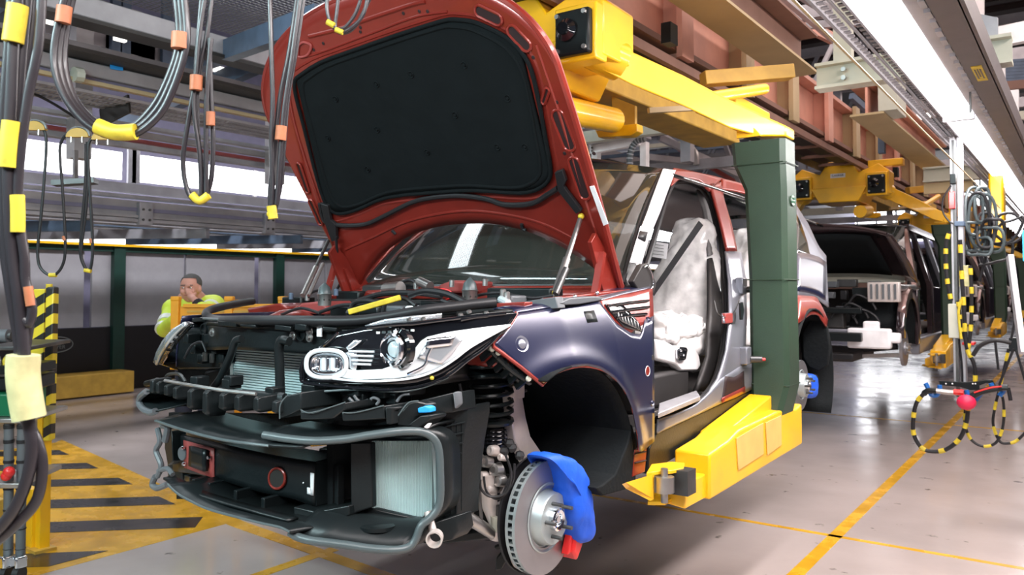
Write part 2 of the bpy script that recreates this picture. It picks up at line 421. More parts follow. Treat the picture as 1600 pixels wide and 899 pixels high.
# perforated tray: slotted sheet as separate rungs
zt = P(150, 147, X=-6.5).z; m_ = MB(); 
for k in range(300):
    y = -1+k*.045; m_.box(-6.95, -6.5, y, y+.022, zt, zt+.006)
for x in (-6.95, -6.8, -6.65, -6.5): m_.box(x-.02, x+.02, -1, 12.5, zt-.008, zt+.014)
o = m_.build('perforated_tray', 'galvanised', gt); o['kind'] = 'stuff'
m_ = MB()
for k in range(110):
    y = 2.0+k*.05; m_.bar((-6.5, y, 3.95), (-4.2, y, 3.95), .006, .006)
for k in range(46):
    x = -6.5+k*.05; m_.bar((x, 2.0, 3.955), (x, 7.5, 3.955), .006, .006)
o = m_.build('wire_mesh', 'mesh_grey', gt); o['kind'] = 'stuff'
for y in (2.5, 4.6, 7.0, 9.5):
    MB().bar((-8.6, y, 3.35), (-5.9, y+.1, 3.75), .1, .16).build('diagonal_brace', 'blue_steel', gt)
    MB().box(-7.3, -7.15, y+.9, y+1.05, 2.7, 4.6).build('hanger_post', 'grey_beam', gt)
MB().bar(P(290, 104, X=-7.0), P(500, 26, X=-4.4), .10, .17).build('blue_brace', 'blue_steel', gt)
for px, py, w_ in [(70, 30, .4), (62, 62, .25), (185, 92, .12), (190, 60, .1), (285, 112, .1), (335, 107, .12), (350, 110, .1), (385, 137, .35), (400, 141, .3)]:
    c = P(px, py, X=-6.9); MB().box(c.x-.05, c.x, c.y-w_/2, c.y+w_/2, c.z-.02, c.z+.03).build('roof_light_panel', 'strip_glow', gt)
for px, py, w_ in [(150, 30, .9), (205, 55, .5), (260, 70, .6)]:
    c = P(px, py, X=-7.6); MB().box(c.x-.05, c.x, c.y-w_/2, c.y+w_/2, c.z-.25, c.z+.2).build('cladding_panel', 'wall_panel', gt)
for px in (183, 197, 262):
    c = P(px, 60, X=-7.5); MB().box(c.x-.05, c.x, c.y-.05, c.y+.05, c.z-.5, c.z+.4).build('upright', 'blue_steel', gt)
MB().cyl(P(115, 116, X=-6.36), P(128, 118, X=-6.36), .06, 10).build('junction_box', 'cream_light', gt)
MB().bar(P(172, 103, X=-6.38), P(192, 106, X=-6.38), .004, .05).build('blue_sticker', 'blue_plastic', gt)
MB().bar(P(158, 185, X=-7.0), P(202, 162, X=-6.6), .02, .16).build('dark_bracket', 'track_black', gt)
ptube([(40, 140), (80, 160), (118, 184)], .012, 'black_cable', 'rubber', gt, X=-6.9)
for px in (207, 213):
    c = P(px, 255, X=-9.5); MB().box(c.x-.04, c.x, c.y-.05, c.y+.05, c.z-.25, c.z+.35).build('bracket', 'galvanised', gt)
ybeam(50, 282, 286, -10.5, 'pipe_lower', 'galvanised', gt, .08)

# roof and far structures
rf = struct(MB().box(-13.5, 9, -8, 60, 9.5, 9.7).build('ceiling', 'roof_brown'))
for k in range(30): MB().box(-13.4, 8.9, 2+k*1.0, 2.35+k*1.0, 9.35, 9.5).build('roof_rib', 'roof_brown', rf)
struct(MB().box(-13.5, 9, 59.8, 60, 0, 9.5).build('wall_far', 'wall_blue'))
w = struct(MB().box(-13.2, -3.0, 59.6, 59.75, 4.8, 8.6).build('window_5', 'window_glow'))  # bright panel added to throw reflections on the floor, no known window
for k in range(9): MB().box(-13.1+k*1.25, -13.0+k*1.25, 59.5, 59.6, 4.7, 8.7).build('window_frame', 'blue_steel', w)  # bars across the added bright panel
wr = struct(MB().box(8.9, 9.0, -8, 60, 0, 9.5).build('wall_right', 'wall_blue'))
tr = thing('roof_truss', 'purple-grey steel roof trusses high above the far end of the line', 'truss', (0, 16, 5))
for k in range(7):
    y = 9+k*3.2; z = 4.6
    MB().bar((-11, y, z), (7, y, z), .12, .16).build('bottom_chord', 'galvanised', tr)
    MB().bar((-11, y, z+1.4), (7, y, z+1.4), .12, .16).build('top_chord', 'grey_beam', tr)
    for j in range(12):
        x = -10.5+j*1.45; MB().bar((x, y, z), (x+.72, y, z+1.4), .06, .06).build('web_strut', 'galvanised', tr)
for x in (-4.2, .9, 2.6): MB().box(x, x+.14, 3, 40, 4.3, 4.5).build('long_beam', 'blue_steel', tr)
for x, z in ((1.5, 3.6), (-3.6, 3.55), (2.1, 3.0)): MB().box(x, x+.12, 5, 38, z, z+.12).build('long_beam', 'galvanised', tr)
for k in range(9):
    y = 7.2+k*2.3; MB().box(.55, .68, y, y+.14, 2.4, 5.2).build('upright', 'cream_light', tr); MB().bar((.0, y, 3.2), (2.4, y, 3.2), .1, .14).build('side_beam', 'grey_beam', tr)
    MB().box(-3.75, -3.63, y-1, y-.88, 3.0, 5.2).build('upright', 'galvanised', tr)
    MB().bar((-6.5, y-.4, 3.05), (-2.8, y-.4, 3.05), .1, .12).build('side_beam', 'galvanised' if k % 2 else 'cream_light', tr)
    MB().box(-5.9, -3.0, y-1.4, y-.9, 3.35, 3.4).build('tray', 'mesh_grey', tr)
wk_ = thing('white_frame', 'white-painted bolted frame seen between the yellow arm and the red car\'s roof', 'frame', (-3, 8, 2.4))
MB().prism([P(a, b, Y=7.2) for a, b in ((921, 225), (998, 212), (998, 226), (921, 240))], (0, .08, 0)).build('front_beam', 'white', wk_)
MB().prism([P(a, b, Y=7.15) for a, b in ((919, 221), (1000, 208), (1000, 212), (919, 226))], (0, .25, 0)).build('beam_flange', 'galvanised', wk_)
for x in (924, 1000): MB().prism([P(a, b, Y=7.25) for a, b in ((x, 222), (x+9, 221), (x+9, 262), (x, 262))], (0, .08, 0)).build('leg', 'white', wk_)
for z in (231, 236): MB().cyl(P(925, z, Y=7.2), P(925, z, Y=7.17), .012, 6).build('bolt', 'steel_dark', wk_)
cc = [P(a, b, Y=6.9) for a, b in smooth_path([(984, 262), (984, 245), (988, 230), (996, 220), (1008, 217)], 5)]
MB().tube(cc, .03, 8).build('cable_chain', 'grey_plastic', wk_, smooth=True)
for k in range(0, len(cc)-1, 2): MB().cyl(cc[k], cc[k].lerp(cc[k+1], .5), .036, 8).build('chain_link', 'galvanised', wk_)
wk2 = thing('pipe_rack', 'pipes, trays and conduit on a rack high beyond the red car\'s roof', 'rack', (-3.5, 10, 2.9))
for k, (a, b, w_, h_, m_, Y_) in enumerate([((905, 214), (1150, 196), .05, .06, 'galvanised', 9), ((1000, 230), (1160, 215), .05, .05, 'cream_light', 9.5), ((1010, 245), (1160, 262), .05, .07, 'grey_beam', 8.5), ((940, 205), (1090, 176), .3, .04, 'mesh_grey', 8), ((1030, 215), (1170, 280), .05, .08, 'galvanised', 9), ((1060, 232), (1175, 300), .04, .05, 'red_dull', 10), ((1080, 190), (1175, 240), .1, .1, 'grey_beam', 10), ((905, 190), (1000, 200), .05, .08, 'wall_panel', 9), ((1120, 190), (1160, 300), .05, .05, 'galvanised', 9.5), ((1020, 200), (1080, 240), .04, .05, 'galvanised', 9), ((940, 246), (1175, 225), .04, .05, 'blue_steel', 10.5)]):
    MB().bar(P(*a, Y=Y_), P(*b, Y=Y_+1.2), w_, h_).build('rack_beam', m_, wk2)
for x, y in ((1078, 203), (1006, 216), (1105, 218)): MB().cyl(P(x, y, Y=8.6), P(x, y-7, Y=8.6), .03, 10).build('fixing', 'chrome', wk2)
ptube([(1070, 240), (1078, 232), (1086, 240), (1088, 258)], .04, 'bent_pipe', 'steel', wk2, Y=9)
sg = thing('side_gantry', 'pale lilac-grey steel frame with posts and sheeting beyond the duct, top right corner', 'gantry', (2, 9, 3))
for a, b, w_, h_, m_, Y_, dy_ in [((1545, 62), (1640, 42), .08, .16, 'white', 7.5, 0), ((1520, 186), (1640, 178), .06, .08, 'cream_light', 9, 0), ((1530, 212), (1640, 206), .08, .14, 'wall_panel', 9.5, 0), ((1515, 140), (1640, 128), .06, .09, 'brown_web', 10, 0), ((1540, 232), (1640, 262), .06, .06, 'galvanised', 9, 1), ((1490, -20), (1530, 60), .08, .12, 'galvanised', 7.5, .5), ((1205, -20), (1320, 78), .05, .05, 'galvanised', 6.5, 3), ((1235, -20), (1330, 40), .06, .1, 'wall_panel', 7.5, 2), ((1180, 0), (1300, 60), .06, .14, 'salmon_paint', 8.5, 2), ((1360, 130), (1450, 170), .06, .1, 'wall_panel', 10, 1), ((1330, 150), (1440, 250), .06, .08, 'blue_steel', 11, 2), ((1260, 40), (1420, 30), .06, .07, 'galvanised', 8.2, 0)]:
    MB().bar(P(*a, Y=Y_), P(*b, Y=Y_+dy_), w_, h_).build('frame_beam', m_, sg)
for x, y0, y1, w_ in ((1561, 100, 205, .10), (1583, 142, 210, .09), (1528, -10, 30, .1), (1402, 130, 180, .07), (1378, 140, 240, .06)):
    MB().bar(P(x, y0, Y=8.6), P(x, y1, Y=8.6), w_, .08, (0, 1, 0)).build('frame_post', 'white' if x > 1500 else 'blue_steel', sg)
for k in range(9):
    p_, q_ = P(1538, 98+k*5, Y=11), P(1660, 90+k*5, Y=11); MB().bar(p_, q_, .02, .035).build('sheet_rib', 'blue_steel', sg)
for x, y in ((1352, 141), (1366, 136), (1292, 196), (1432, 180)): MB().bar(P(x, y, Y=12), P(x+22, y+3, Y=12), .02, .10).build('roof_light_panel', 'strip_glow', sg)
# ================================================================== OVERHEAD RAIL
rl = thing('monorail_beam', 'salmon-painted monorail I-beam with black conveyor track below, above the cars', 'beam', (-2.4, 8, 3.1))
MB().box(-2.34, -2.30, 1.0, 45, 3.17, 3.62).build('beam_web', 'salmon_paint', rl)
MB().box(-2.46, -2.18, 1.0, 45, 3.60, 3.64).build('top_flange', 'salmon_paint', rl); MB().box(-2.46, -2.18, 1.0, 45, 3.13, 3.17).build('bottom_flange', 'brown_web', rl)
MB().box(-2.40, -2.24, 1.0, 45, 3.04, 3.09).build('track_channel', 'track_black', rl); MB().box(-2.72, -2.56, 1.0, 45, 3.04, 3.16).build('track_channel', 'track_black', rl)
MB().box(-2.20, -2.16, 1.0, 45, 3.0, 3.06).build('track_lip', 'brown_web', rl)
for k in range(26):
    y = 4.95+k*1.22
    MB().box(-2.30, -2.14, y, y+.03, 3.1, 3.66).build('stiffener', 'cream_paint' if k % 3 else 'salmon_paint', rl); MB().box(-2.17, -2.13, y-.08, y+.11, 3.08, 3.66).build('stiffener_flange', 'cream_paint' if k % 3 else 'salmon_paint', rl)
for k in range(40):
    y = 5+k*.7; MB().box(-2.6, -2.2, y, y+.06, 3.02, 3.05).build('track_tie', 'brown_web', rl)
def ibeam(p0, p1, w, h, m, parent, names=('lower_flange', 'web', 'upper_flange'), m2=None):
    p0, p1 = Vector(p0), Vector(p1); t = .018; up = Vector((0, 0, 1))
    MB().bar(p0+up*t/2, p1+up*t/2, w, t).build(names[0], m, parent); MB().bar(p0+up*h/2, p1+up*h/2, t, h-2*t).build(names[1], m2 or m, parent); MB().bar(p0+up*(h-t/2), p1+up*(h-t/2), w, t).build(names[2], m2 or m, parent)
b1 = thing('cream_girder', 'wide cream-painted girder running lengthwise above the yellow arm, top centre', 'girder', (-1.78, 4, 3.2))
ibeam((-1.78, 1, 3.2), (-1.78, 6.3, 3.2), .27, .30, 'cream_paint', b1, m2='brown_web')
b2 = thing('short_cream_girder', 'shorter cream girder behind the bolted cross beam, beside the lamp', 'girder', (-1.55, 8, 3.0))
ibeam((-1.45, 7.0, 2.98), (-1.45, 10.6, 2.98), .26, .26, 'cream_paint', b2, m2='salmon_paint')
MB().box(-1.36, -1.22, 7.0, 7.4, 3.0, 3.3).build('end_bracket', 'cream_light', b2)
b3 = thing('cross_beam', 'pale green-cream bolted I-beam crossing above the long ceiling lamp', 'beam', (-.8, 4.9, 2.74))
ibeam((-1.30, 4.95, 2.74), (-.30, 4.95, 2.74), .12, .155, 'cream_light', b3)
for x in (-1.14, -.42):
    for z in (2.79, 2.84): MB().cyl((x, 4.90, z), (x, 4.925, z), .014, 8).build('bolt', 'steel', b3)
MB().prism([(-.36, 4.91, 2.895), (-.36, 4.91, 2.99), (-.52, 4.91, 3.06), (-.58, 4.91, 3.06), (-.60, 4.91, 2.895)], (0, .02, 0)).build('gusset_plate', 'galvanised', b3)
for x, z in ((-.53, 3.0), (-.45, 2.95)): MB().cyl((x, 4.885, z), (x, 4.91, z), .018, 8).build('bolt', 'steel', b3)
MB().bar((-.56, 4.95, 2.99), (-.75, 4.95, 3.3), .02, .12, (0, 1, 0)).build('tie_plate', 'galvanised', b3)
MB().box(-1.2, -1.1, 4.93, 5.0, 2.89, 3.25).build('hanger', 'cream_light', b3)
MB().box(-.5, -.49, 4.9, 4.92, 2.5, 2.74).build('threaded_rod', 'steel_dark', b3)
b4 = thing('far_cross_beam', 'pale cream cross beam farther down the line, left of the aluminium post', 'beam', (-1.2, 9.6, 2.7))
ibeam((P(1443, 270, Y=9.6).x, 9.6, 2.70), (-.7, 9.6, 2.70), .12, .16, 'cream_light', b4); MB().box(P(1443, 270, Y=9.6).x, -.95, 9.6, 9.68, 2.58, 2.69).build('timber_packer', 'cream_paint', b4)
# long lamp
lp = thing('strip_lamp', 'long glaring fluorescent strip lamp over the aisle, upper right', 'lamp', (-.62, 8, 2.6))
for k, (y0, y1) in enumerate([(1.0, 5.55), (5.6, 9.3), (9.35, 14), (14.1, 20), (20.1, 30)]):
    MB().box(-.70, -.55, y0, y1, 2.60, 2.63).build('diffuser', 'tube_glow', lp)
    MB().box(-.71, -.54, y1, y1+.04, 2.585, 2.64).build('end_clip', 'galvanised', lp)
MB().box(-.72, -.53, 1.0, 30, 2.635, 2.68).build('lamp_body', 'galvanised', lp)
o = MB()
for k in range(220):
    y = 2.2+k*.06
    for x in (-.74, -.80): o.box(x-.012, x+.012, y, y+.03, 2.63, 2.636)
o.box(-.83, -.815, 1, 16, 2.62, 2.66); o.box(-.775, -.765, 1, 16, 2.63, 2.64); o.box(-.725, -.715, 1, 16, 2.62, 2.66)
q = o.build('perforated_tray', 'mesh_grey', lp); q['kind'] = 'stuff'
dc = thing('cable_duct', 'dark grey cable duct with a ribbed strip along the right of the lamp', 'duct', (-.45, 8, 2.6))
MB().box(-.535, -.47, 1, 30, 2.61, 2.62).build('cover_sheet', 'grey_beam', dc)
MB().box(-.46, -.36, 1, 30, 2.60, 2.72).build('duct_body', 'duct_grey', dc); MB().box(-.365, -.345, 1, 30, 2.60, 2.71).build('duct_side', 'duct_grey', dc)
for k in range(60):
    y = 3.2+k*.14; MB().box(-.485, -.462, y, y+.08, 2.595, 2.612).build('rib', 'galvanised', dc)
lab = MB().box(-.43, -.385, 4.3, 4.62, 2.597, 2.6).build('warning_label', 'tape_yellow', dc)
for k in range(3): MB().box(-.422+k*.011, -.416+k*.011, 4.36, 4.56-.04*(k % 2), 2.595, 2.597).build('label_print', 'duct_grey', lab)
o = MB().cyl((-.6, 1.2, 2.3), (-.67, 12, 2.3), .0042, 6).build('pull_cord', 'cream_paint'); tag(o, 'thin yellow emergency pull cord running under the lamp', 'cord')
# ================================================================== CARRIERS
def make_carrier(label):
    t = thing('conveyor_carrier', label, 'carrier', (-2.42, 3.6, 2.9), 'yellow overhead carriers holding the cars')
    Y = 'yellow_paint'
    MB().prism([(-2.97, 3.35, 2.68), (-1.87, 3.35, 2.68), (-1.87, 3.35, 2.95), (-1.98, 3.35, 3.04), (-2.2, 3.35, 2.95), (-2.3, 3.35, 3.1), (-2.55, 3.35, 3.1), (-2.65, 3.35, 2.95), (-2.86, 3.35, 3.04), (-2.97, 3.35, 2.95)], (0, .32, 0)).build('housing', Y, t, bevel=.01)
    MB().box(-2.1, -1.72, 3.36, 3.5, 3.0, 3.08).build('upper_bracket', Y, t, bevel=.008)
    MB().prism([(-2.75, 3.3, 2.78), (-2.1, 3.3, 2.78), (-2.2, 3.3, 2.6), (-2.65, 3.3, 2.6)], (0, .6, 0)).build('belly_plate', Y, t, bevel=.01)
    pl = MB().box(-2.52, -2.35, 3.335, 3.35, 2.9, 2.95).build('sign_plate', 'white', t)
    text('CARRIER', .035, (-2.435, 3.332, 2.925), (1, 0, 0), (0, 0, 1), 'black_plastic', pl)
    for sgn in (-1, 1):
        cx = -2.42+sgn*.43
        MB().box(cx-.12, cx+.115, 3.29, 3.4, 2.65, 2.93).build('mounting_frame', Y, t, bevel=.01)
        mp = MB().box(cx-.095, cx+.095, 3.25, 3.30, 2.675, 2.895).build('motor_plate', 'black_satin', t, bevel=.012)
        MB().lathe([(0, 0), (.05, 0), (.055, .02), (.03, .035), (.03, .05), (0, .05)], (cx-.02, 3.252, 2.795), (0, -1, 0), 20).build('hub_cap', 'black_gloss', mp, smooth=True)
        for a in (-.075, .075):
            for b in (-.085, .085): MB().cyl((cx+a, 3.255, 2.785+b), (cx+a, 3.235, 2.785+b), .012, 8).build('bolt', 'steel', mp)
        # arm: rounded start then box down to the post
        X = lambda x: -2.42+sgn*(x+2.42)
        c0, c1, c2 = P(915, 72, Y=3.42), P(938, 83, Y=3.52), P(968, 97, Y=3.62)
        MB().tube([(X(p.x), p.y, p.z) for p in (c0, c1, c2)], [.095, .10, .10], 20).build('arm_collar', Y, t, smooth=True)
        m_ = MB()
        secs = []
        for (px_, py_, y, hy, hz) in [(950, 88, 3.56, .07, .085), (1000, 113, 3.72, .085, .085), (1076, 146, 3.95, .09, .080), (1150, 183, 4.16, .095, .075), (1196, 200, 4.28, .095, .06)]:
            p = P(px_, py_, Y=y); x, y, z = p
            secs.append([(X(x), y-hy, z-hz), (X(x), y-hy, z+hz), (X(x), y+hy, z+hz), (X(x), y+hy, z-hz), (X(x), y-hy, z-hz)])
        p = P(1238, 212, Y=4.36); secs.append([(X(p.x), 4.25, p.z-.02), (X(p.x), 4.25, p.z+.035), (X(p.x), 4.40, p.z+.035), (X(p.x), 4.40, p.z-.02), (X(p.x), 4.25, p.z-.02)])
        m_.grid(secs); m_.f += [(0, 1, 2, 3), tuple(len(m_.v)-5+k for k in range(4))]
        arm = m_.build('arm', Y, t, bevel=.008)
        MB().prism([(X(q_.x), q_.y, q_.z) for q_ in [P(a_, b_, Y=4.16) for a_, b_ in ((1151, 216), (1151, 203), (1158, 193), (1170, 193), (1180, 202), (1188, 212))]], (0, .02, 0)).build('weld_plate', Y, arm)
        sb0, sb1 = P(1112, 152, Y=4.05), P(1194, 139, Y=4.7); MB().cyl((X(sb0.x), sb0.y, sb0.z), (X(sb1.x), sb1.y, sb1.z), .033, 12).build('side_bar', Y, t, smooth=True)
        # padded post
        secs = []
        for (x0, x1, y0, y1, z) in [(-1.56, -1.27, 4.19, 4.40, 2.34), (-1.55, -1.27, 4.19, 4.40, 2.22), (-1.49, -1.265, 4.19, 4.40, 2.08), (-1.47, -1.265, 4.19, 4.40, 1.6), (-1.465, -1.26, 4.18, 4.40, 1.05), (-1.45, -1.29, 4.14, 4.38, .90)]:
            c = .025
            ring = [(x0+c, y0), (x1-c, y0), (x1, y0+c), (x1, y1-c), (x1-c, y1), (x0+c, y1), (x0, y1-c), (x0, y0+c), (x0+c, y0)]
            secs.append([(X(a), b, z) for a, b in ring])
        m_ = MB().grid(secs); m_.f += [tuple(range(8)), tuple(len(m_.v)-9+k for k in range(8))]
        po = m_.build('padded_post', 'green_padding', t, smooth=True, ang=25)
        for z in (2.215, 1.60, 1.05):
            MB().tube([(X(-1.47 if z < 2 else -1.55), 4.183, z), (X(-1.275), 4.183, z), (X(-1.262), 4.20, z), (X(-1.262), 4.40, z)], .003, 6).build('seam', 'green_padding', po)
        if sgn > 0: oval_logo((-1.262, 4.30, 2.02), (0, 1, 0), (0, 0, 1), .075, .055, 'logo_white', 'logo_green', t)
        # foot along the sill
        prof = [(4.52, .70), (4.52, .90), (4.42, .885), (4.12, .91), (4.10, .93), (3.55, .915), (3.42, .885), (3.20, .865), (3.20, .675)]
        ft = MB().prism([(X(-1.45), y, z+(.02 if y > 4.05 and z < .92 and z > .8 else 0)) for y, z in prof], (X(-1.29)-X(-1.45), 0, 0)).build('foot', Y, t, bevel=.010)
        MB().prism([(X(-1.46), 3.50, .90), (X(-1.46), 4.16, 1.0), (X(-1.46), 4.16, .70), (X(-1.46), 3.5, .70)], (X(-1.34)-X(-1.46), 0, 0)).build('foot_riser', Y, t, bevel=.008)
        for y0_, y1_ in ((3.50, 3.86), (3.90, 4.14)): MB().prism([(X(-1.289), y0_, .885 if y0_ < 3.6 else .90), (X(-1.289), y1_, .905), (X(-1.289), y1_, .755), (X(-1.289), y0_+.02, .74)], (sgn*.004, 0, 0)).build('side_plate', 'plate_peach', ft, bevel=.001)
        cw_ = [(1062, 728), (1108, 735), (1108, 775), (1062, 772)]
        MB().prism([(X(-1.47), 2.99, .70), (X(-1.31), 2.99, .68), (X(-1.31), 2.99, .78), (X(-1.47), 2.99, .79)], (0, .22, 0)).build('foot_nose', Y, t, bevel=.006)
        def toe(pts, z): return [(X(p.x), p.y, p.z) for p in [P(a_, b_, Z=z) for a_, b_ in pts]]
        MB().prism(toe([(1010, 745), (1018, 731), (1050, 727), (1070, 729), (1068, 737), (1050, 741), (1030, 742)], .835), (0, 0, .014)).build('toe_top_plate', Y, t, bevel=.002)
        MB().prism(toe([(1012, 790), (1015, 768), (1040, 766), (1068, 772), (1058, 780), (1040, 790)], .70), (0, 0, .014)).build('toe_bottom_plate', Y, t, bevel=.002)
        a_, b_, c_, d_ = P(1014, 744, Z=.84), P(1016, 783, Y=P(1014, 744, Z=.84).y), P(972, 757, Z=.86), P(978, 764, Z=.83)
        MB().prism([(X(p.x), p.y, p.z) for p in (a_, b_, d_, c_)], (0, .03, 0)).build('toe_side_plate', Y, t)
        q_ = P(1038, 757, Y=2.86)
        MB().box(min(X(q_.x-.05), X(q_.x+.07)), max(X(q_.x-.05), X(q_.x+.07)), 2.92, 3.0, q_.z-.05, q_.z+.045).build('pivot_block', 'steel_dark', t)
        MB().cyl((X(q_.x), 2.86, q_.z-.07), (X(q_.x), 2.86, q_.z+.06), .014, 14).build('pivot_pin', 'steel', t, smooth=True)
        MB().cyl((X(q_.x), 2.86, q_.z-.03), (X(q_.x), 2.86, q_.z+.03), .038, 16).build('pivot_roller', 'steel', t, smooth=True)
    MB().box(-2.62, -2.30, 3.8, 6.4, 2.74, 2.92).build('boom', 'yellow_dark', t, bevel=.01)
    MB().cyl(P(872, 170, Y=3.5), P(958, 188, Y=4.2), .075, 20).build('drive_cylinder', Y, t, smooth=True)
    MB().prism([P(a_, b_, Y=4.25) for a_, b_ in ((928, 200), (968, 196), (995, 193), (996, 205), (985, 212), (935, 215))], (0, .08, 0)).build('cylinder_bracket', Y, t, bevel=.005)
    MB().prism([P(a_, b_, Y=4.35) for a_, b_ in ((955, 150), (992, 165), (992, 195), (960, 195))], (0, .03, 0)).build('bracket_web', 'yellow_dark', t)
    MB().bar((-2.0, 4.1, 2.56), (-1.7, 4.5, 2.62), .03, .03).build('link_rod', 'cream_paint', t)
    MB().box(-1.85, -1.6, 4.4, 5.0, 2.58, 2.66).build('rear_plate', Y, t, bevel=.01)
    for y in (3.45, 6.1): MB().box(-2.48, -2.40, y, y+.3, 2.9, 3.1).build('trolley_hanger', 'yellow_dark', t)
    o0, o1 = P(1098, 124, Y=4.6), P(1236, 113, Y=5.0); MB().bar(o0, o1, .10, .085).build('outrigger', 'yellow_dark', t, bevel=.004)
    MB().box(-1.99, -1.93, 4.25, 4.35, 2.98, 3.10).build('stop_block', 'black_satin', t)
    return t
car1 = make_carrier('nearest yellow overhead carrier, its green padded post beside the red car')
for k, lb in ((1, 'second yellow carrier, holding the dark brown car behind the red one'), (2, 'third yellow carrier down the line, mostly behind the aluminium post'), (3, 'farthest yellow carrier, only glimpsed at the right edge')):
    c = copy_tree(car1, (0, 6.8*k, 0)); c['label'] = lb
# ================================================================== THE NEAR CAR
CX, CY = -2.417, 2.41                      # centre line and front axle
car = thing('car', 'unfinished red off-road car with raised bonnet and no front bumper, hanging nearest', 'car', (CX, CY, .8))
BF = [(0, -.86), (.3, -.83), (.5, -.77), (.7, -.63), (.85, -.42), (1.0, -.1)]      # bumper plan curve
CF = [(0, -.80), (.30, -.76), (.42, -.70), (.65, -.60), (.80, -.42), (.88, -.25), (.94, 0), (.97, .3)]   # corner plan curve
def gB(off=0): return lambda p: p.y-(CY+interp(BF, abs(p.x-CX))+off)
def gC(off=0): return lambda p: p.y-(CY+interp(CF, abs(p.x-CX))+off)
FR = [(-.9, .30), (-.7, .55), (-.6, .66), (-.42, .80), (-.25, .88), (0, .945), (.3, .97)]
def wside(s, z):
    if z < 1.22: b = .97
    elif z < 1.52: b = .97-.085*((z-1.22)/.30)**2
    else: b = .885-.245*(z-1.52)/.66
    ar = math.hypot(s, z-.83)                     # flare round the front wheel arch
    b += .018*math.exp(-((ar-.46)/.05)**2)
    return b-(.97-interp(FR, s))
def gS(off=0): return lambda p: (p.x-CX)-(wside(p.y-CY, p.z)+off)
def sidept(s, z, off=0, m=1): return Vector((CX+m*(wside(s, z)+off), CY+s, z))
# --- fender (navy film over red paint)
topl = [(769, 536), (785, 520), (806, 489), (850, 482), (900, 476), (940, 470)]
botl = [(848, 602), (858, 592), (875, 581), (905, 573), (935, 577), (960, 590)]
T = [(769, 537), (786, 518), (806, 490), (850, 483), (900, 477), (938, 470), (968, 497), (1000, 512), (1010, 500), (1018, 470), (1019, 458)]
f1 = patch2([([(769, 537), (786, 519), (806, 490), (860, 482), (905, 476), (936, 471)], [(847, 601), (856, 593), (870, 583), (895, 574), (918, 572), (938, 577)], 36), ([(936, 471), (950, 490), (962, 506), (985, 521), (1001, 523), (1005, 512), (1007, 500), (1021, 494)], [(938, 577), (960, 592), (977, 613), (988, 640), (996, 680), (998, 706), (1003, 706), (1022, 690)], 36)], gS(), 'fender', 'navy_film', car, 16, .005)
patch([(936, 471), (960, 463), (985, 458), (1019, 451)], [(938, 474), (960, 503), (985, 521), (1021, 496)], gS(-.004), 'fender_vent_panel', 'red_paint', car, 14, 8, .004)
patch([(945, 475), (975, 478), (998, 505)], [(950, 484), (975, 512), (1003, 519)], gS(.002), 'vent_mesh', 'black_gloss', car, 10, 5, .004)
for a, b in [((948, 479), (1013, 470)), ((956, 489), (1014, 480)), ((962, 497), (1010, 491))]:
    ptube([a, ((a[0]+b[0])/2, (a[1]+b[1])/2-1), b], .006, 'vent_fin', 'black_gloss', car, gS(.004), sm=3)
for k in range(7):
    ptube([(966+k*5, 489+k*2.3), (969+k*5, 500+k*2.4), (975+k*4.6, 504+k*2.2)], .0018, 'mesh_wire', 'steel', car, gS(.007), 5, sm=2)
# top shoulder strip turning inward and the red edge strips
q = [hit(x, y, gS()) for x, y in resample([(806, 489), (850, 482), (900, 476), (936, 470.5), (970, 461), (1019, 450)], 20)]
MB().grid([q, [p+Vector((-.04, 0, .012)) for p in q], [p+Vector((-.09, 0, .015)) for p in q], [p+Vector((-.12, .0, -.02)) for p in q]]).build('fender_shoulder', 'navy_film', car, smooth=True, solid=.004)
ptube([(807, 489), (795, 510), (770, 537), (785, 552), (815, 575), (848, 602)], .007, 'red_edge', 'red_paint', car, gS(-.001), sm=3)
ptube([(848, 602), (870, 583.5), (905, 573.5), (938, 578), (960, 592), (977, 613), (988, 640), (996, 680), (998, 706)], .0035, 'arch_edge', 'red_paint', car, gS(-.002), sm=4)
for x, y in [(815, 538), (1013, 501), (1018, 629)]:
    c = hit(x, y, gS()); n = Vector((.93, -.3 if x < 900 else 0, .25)).normalized()
    r = .030 if x < 900 else .016
    MB().lathe([(r, -.002), (r*.9, .004), (r*.6, .001), (r*.5, .004), (r*.25, .008), (0, .008)], c, n, 24).build('film_button', 'navy_film' if r < .02 else 'silver_film', car, smooth=True)
c = hit(1011.5, 580, gS(.001)); MB().lathe([(0, .002), (.017, .002), (.017, 0)], c, (1, 0, 0), 24).build('red_spot', 'red_paint', car)
MB().lathe([(.017, 0), (.020, .003), (.022, 0)], c, (1, 0, 0), 24).build('spot_ring', 'white', car, smooth=True)
c = hit(1020, 560, gS(.001)); MB().lathe([(0, .002), (.013, .002), (.013, 0)], c, (1, 0, 0), 20).build('grommet', 'interior_dark', car)
patch([(912, 487), (928, 485)], [(918, 505), (934, 503)], gS(.003), 'dark_patch', 'black_satin', car, 3, 3, .002)
# mounting comb at the fender's front edge
for k in range(6):
    a = (768+k*11, 546+k*9); p = hit(*a, gS(-.02)); MB().bar(p, p+Vector((-.05, .01, -.035)), .012, .02).build('comb_rib', 'black_plastic', car)
ptube([(763, 543), (795, 575), (828, 598)], .011, 'comb_rail', 'black_plastic', car, gS(-.03))
ptube([(775, 560), (800, 585), (812, 596)], .010, 'comb_rail', 'black_plastic', car, gS(-.06))
for x, y in [(769, 545), (779, 551), (826, 592)]:
    p = hit(x, y, gS(-.012)); MB().lathe([(0, .006), (.008, .005), (.011, 0)], p, (1, -.6, 0), 14).build('bolt_head', 'cream_light', car, smooth=True)
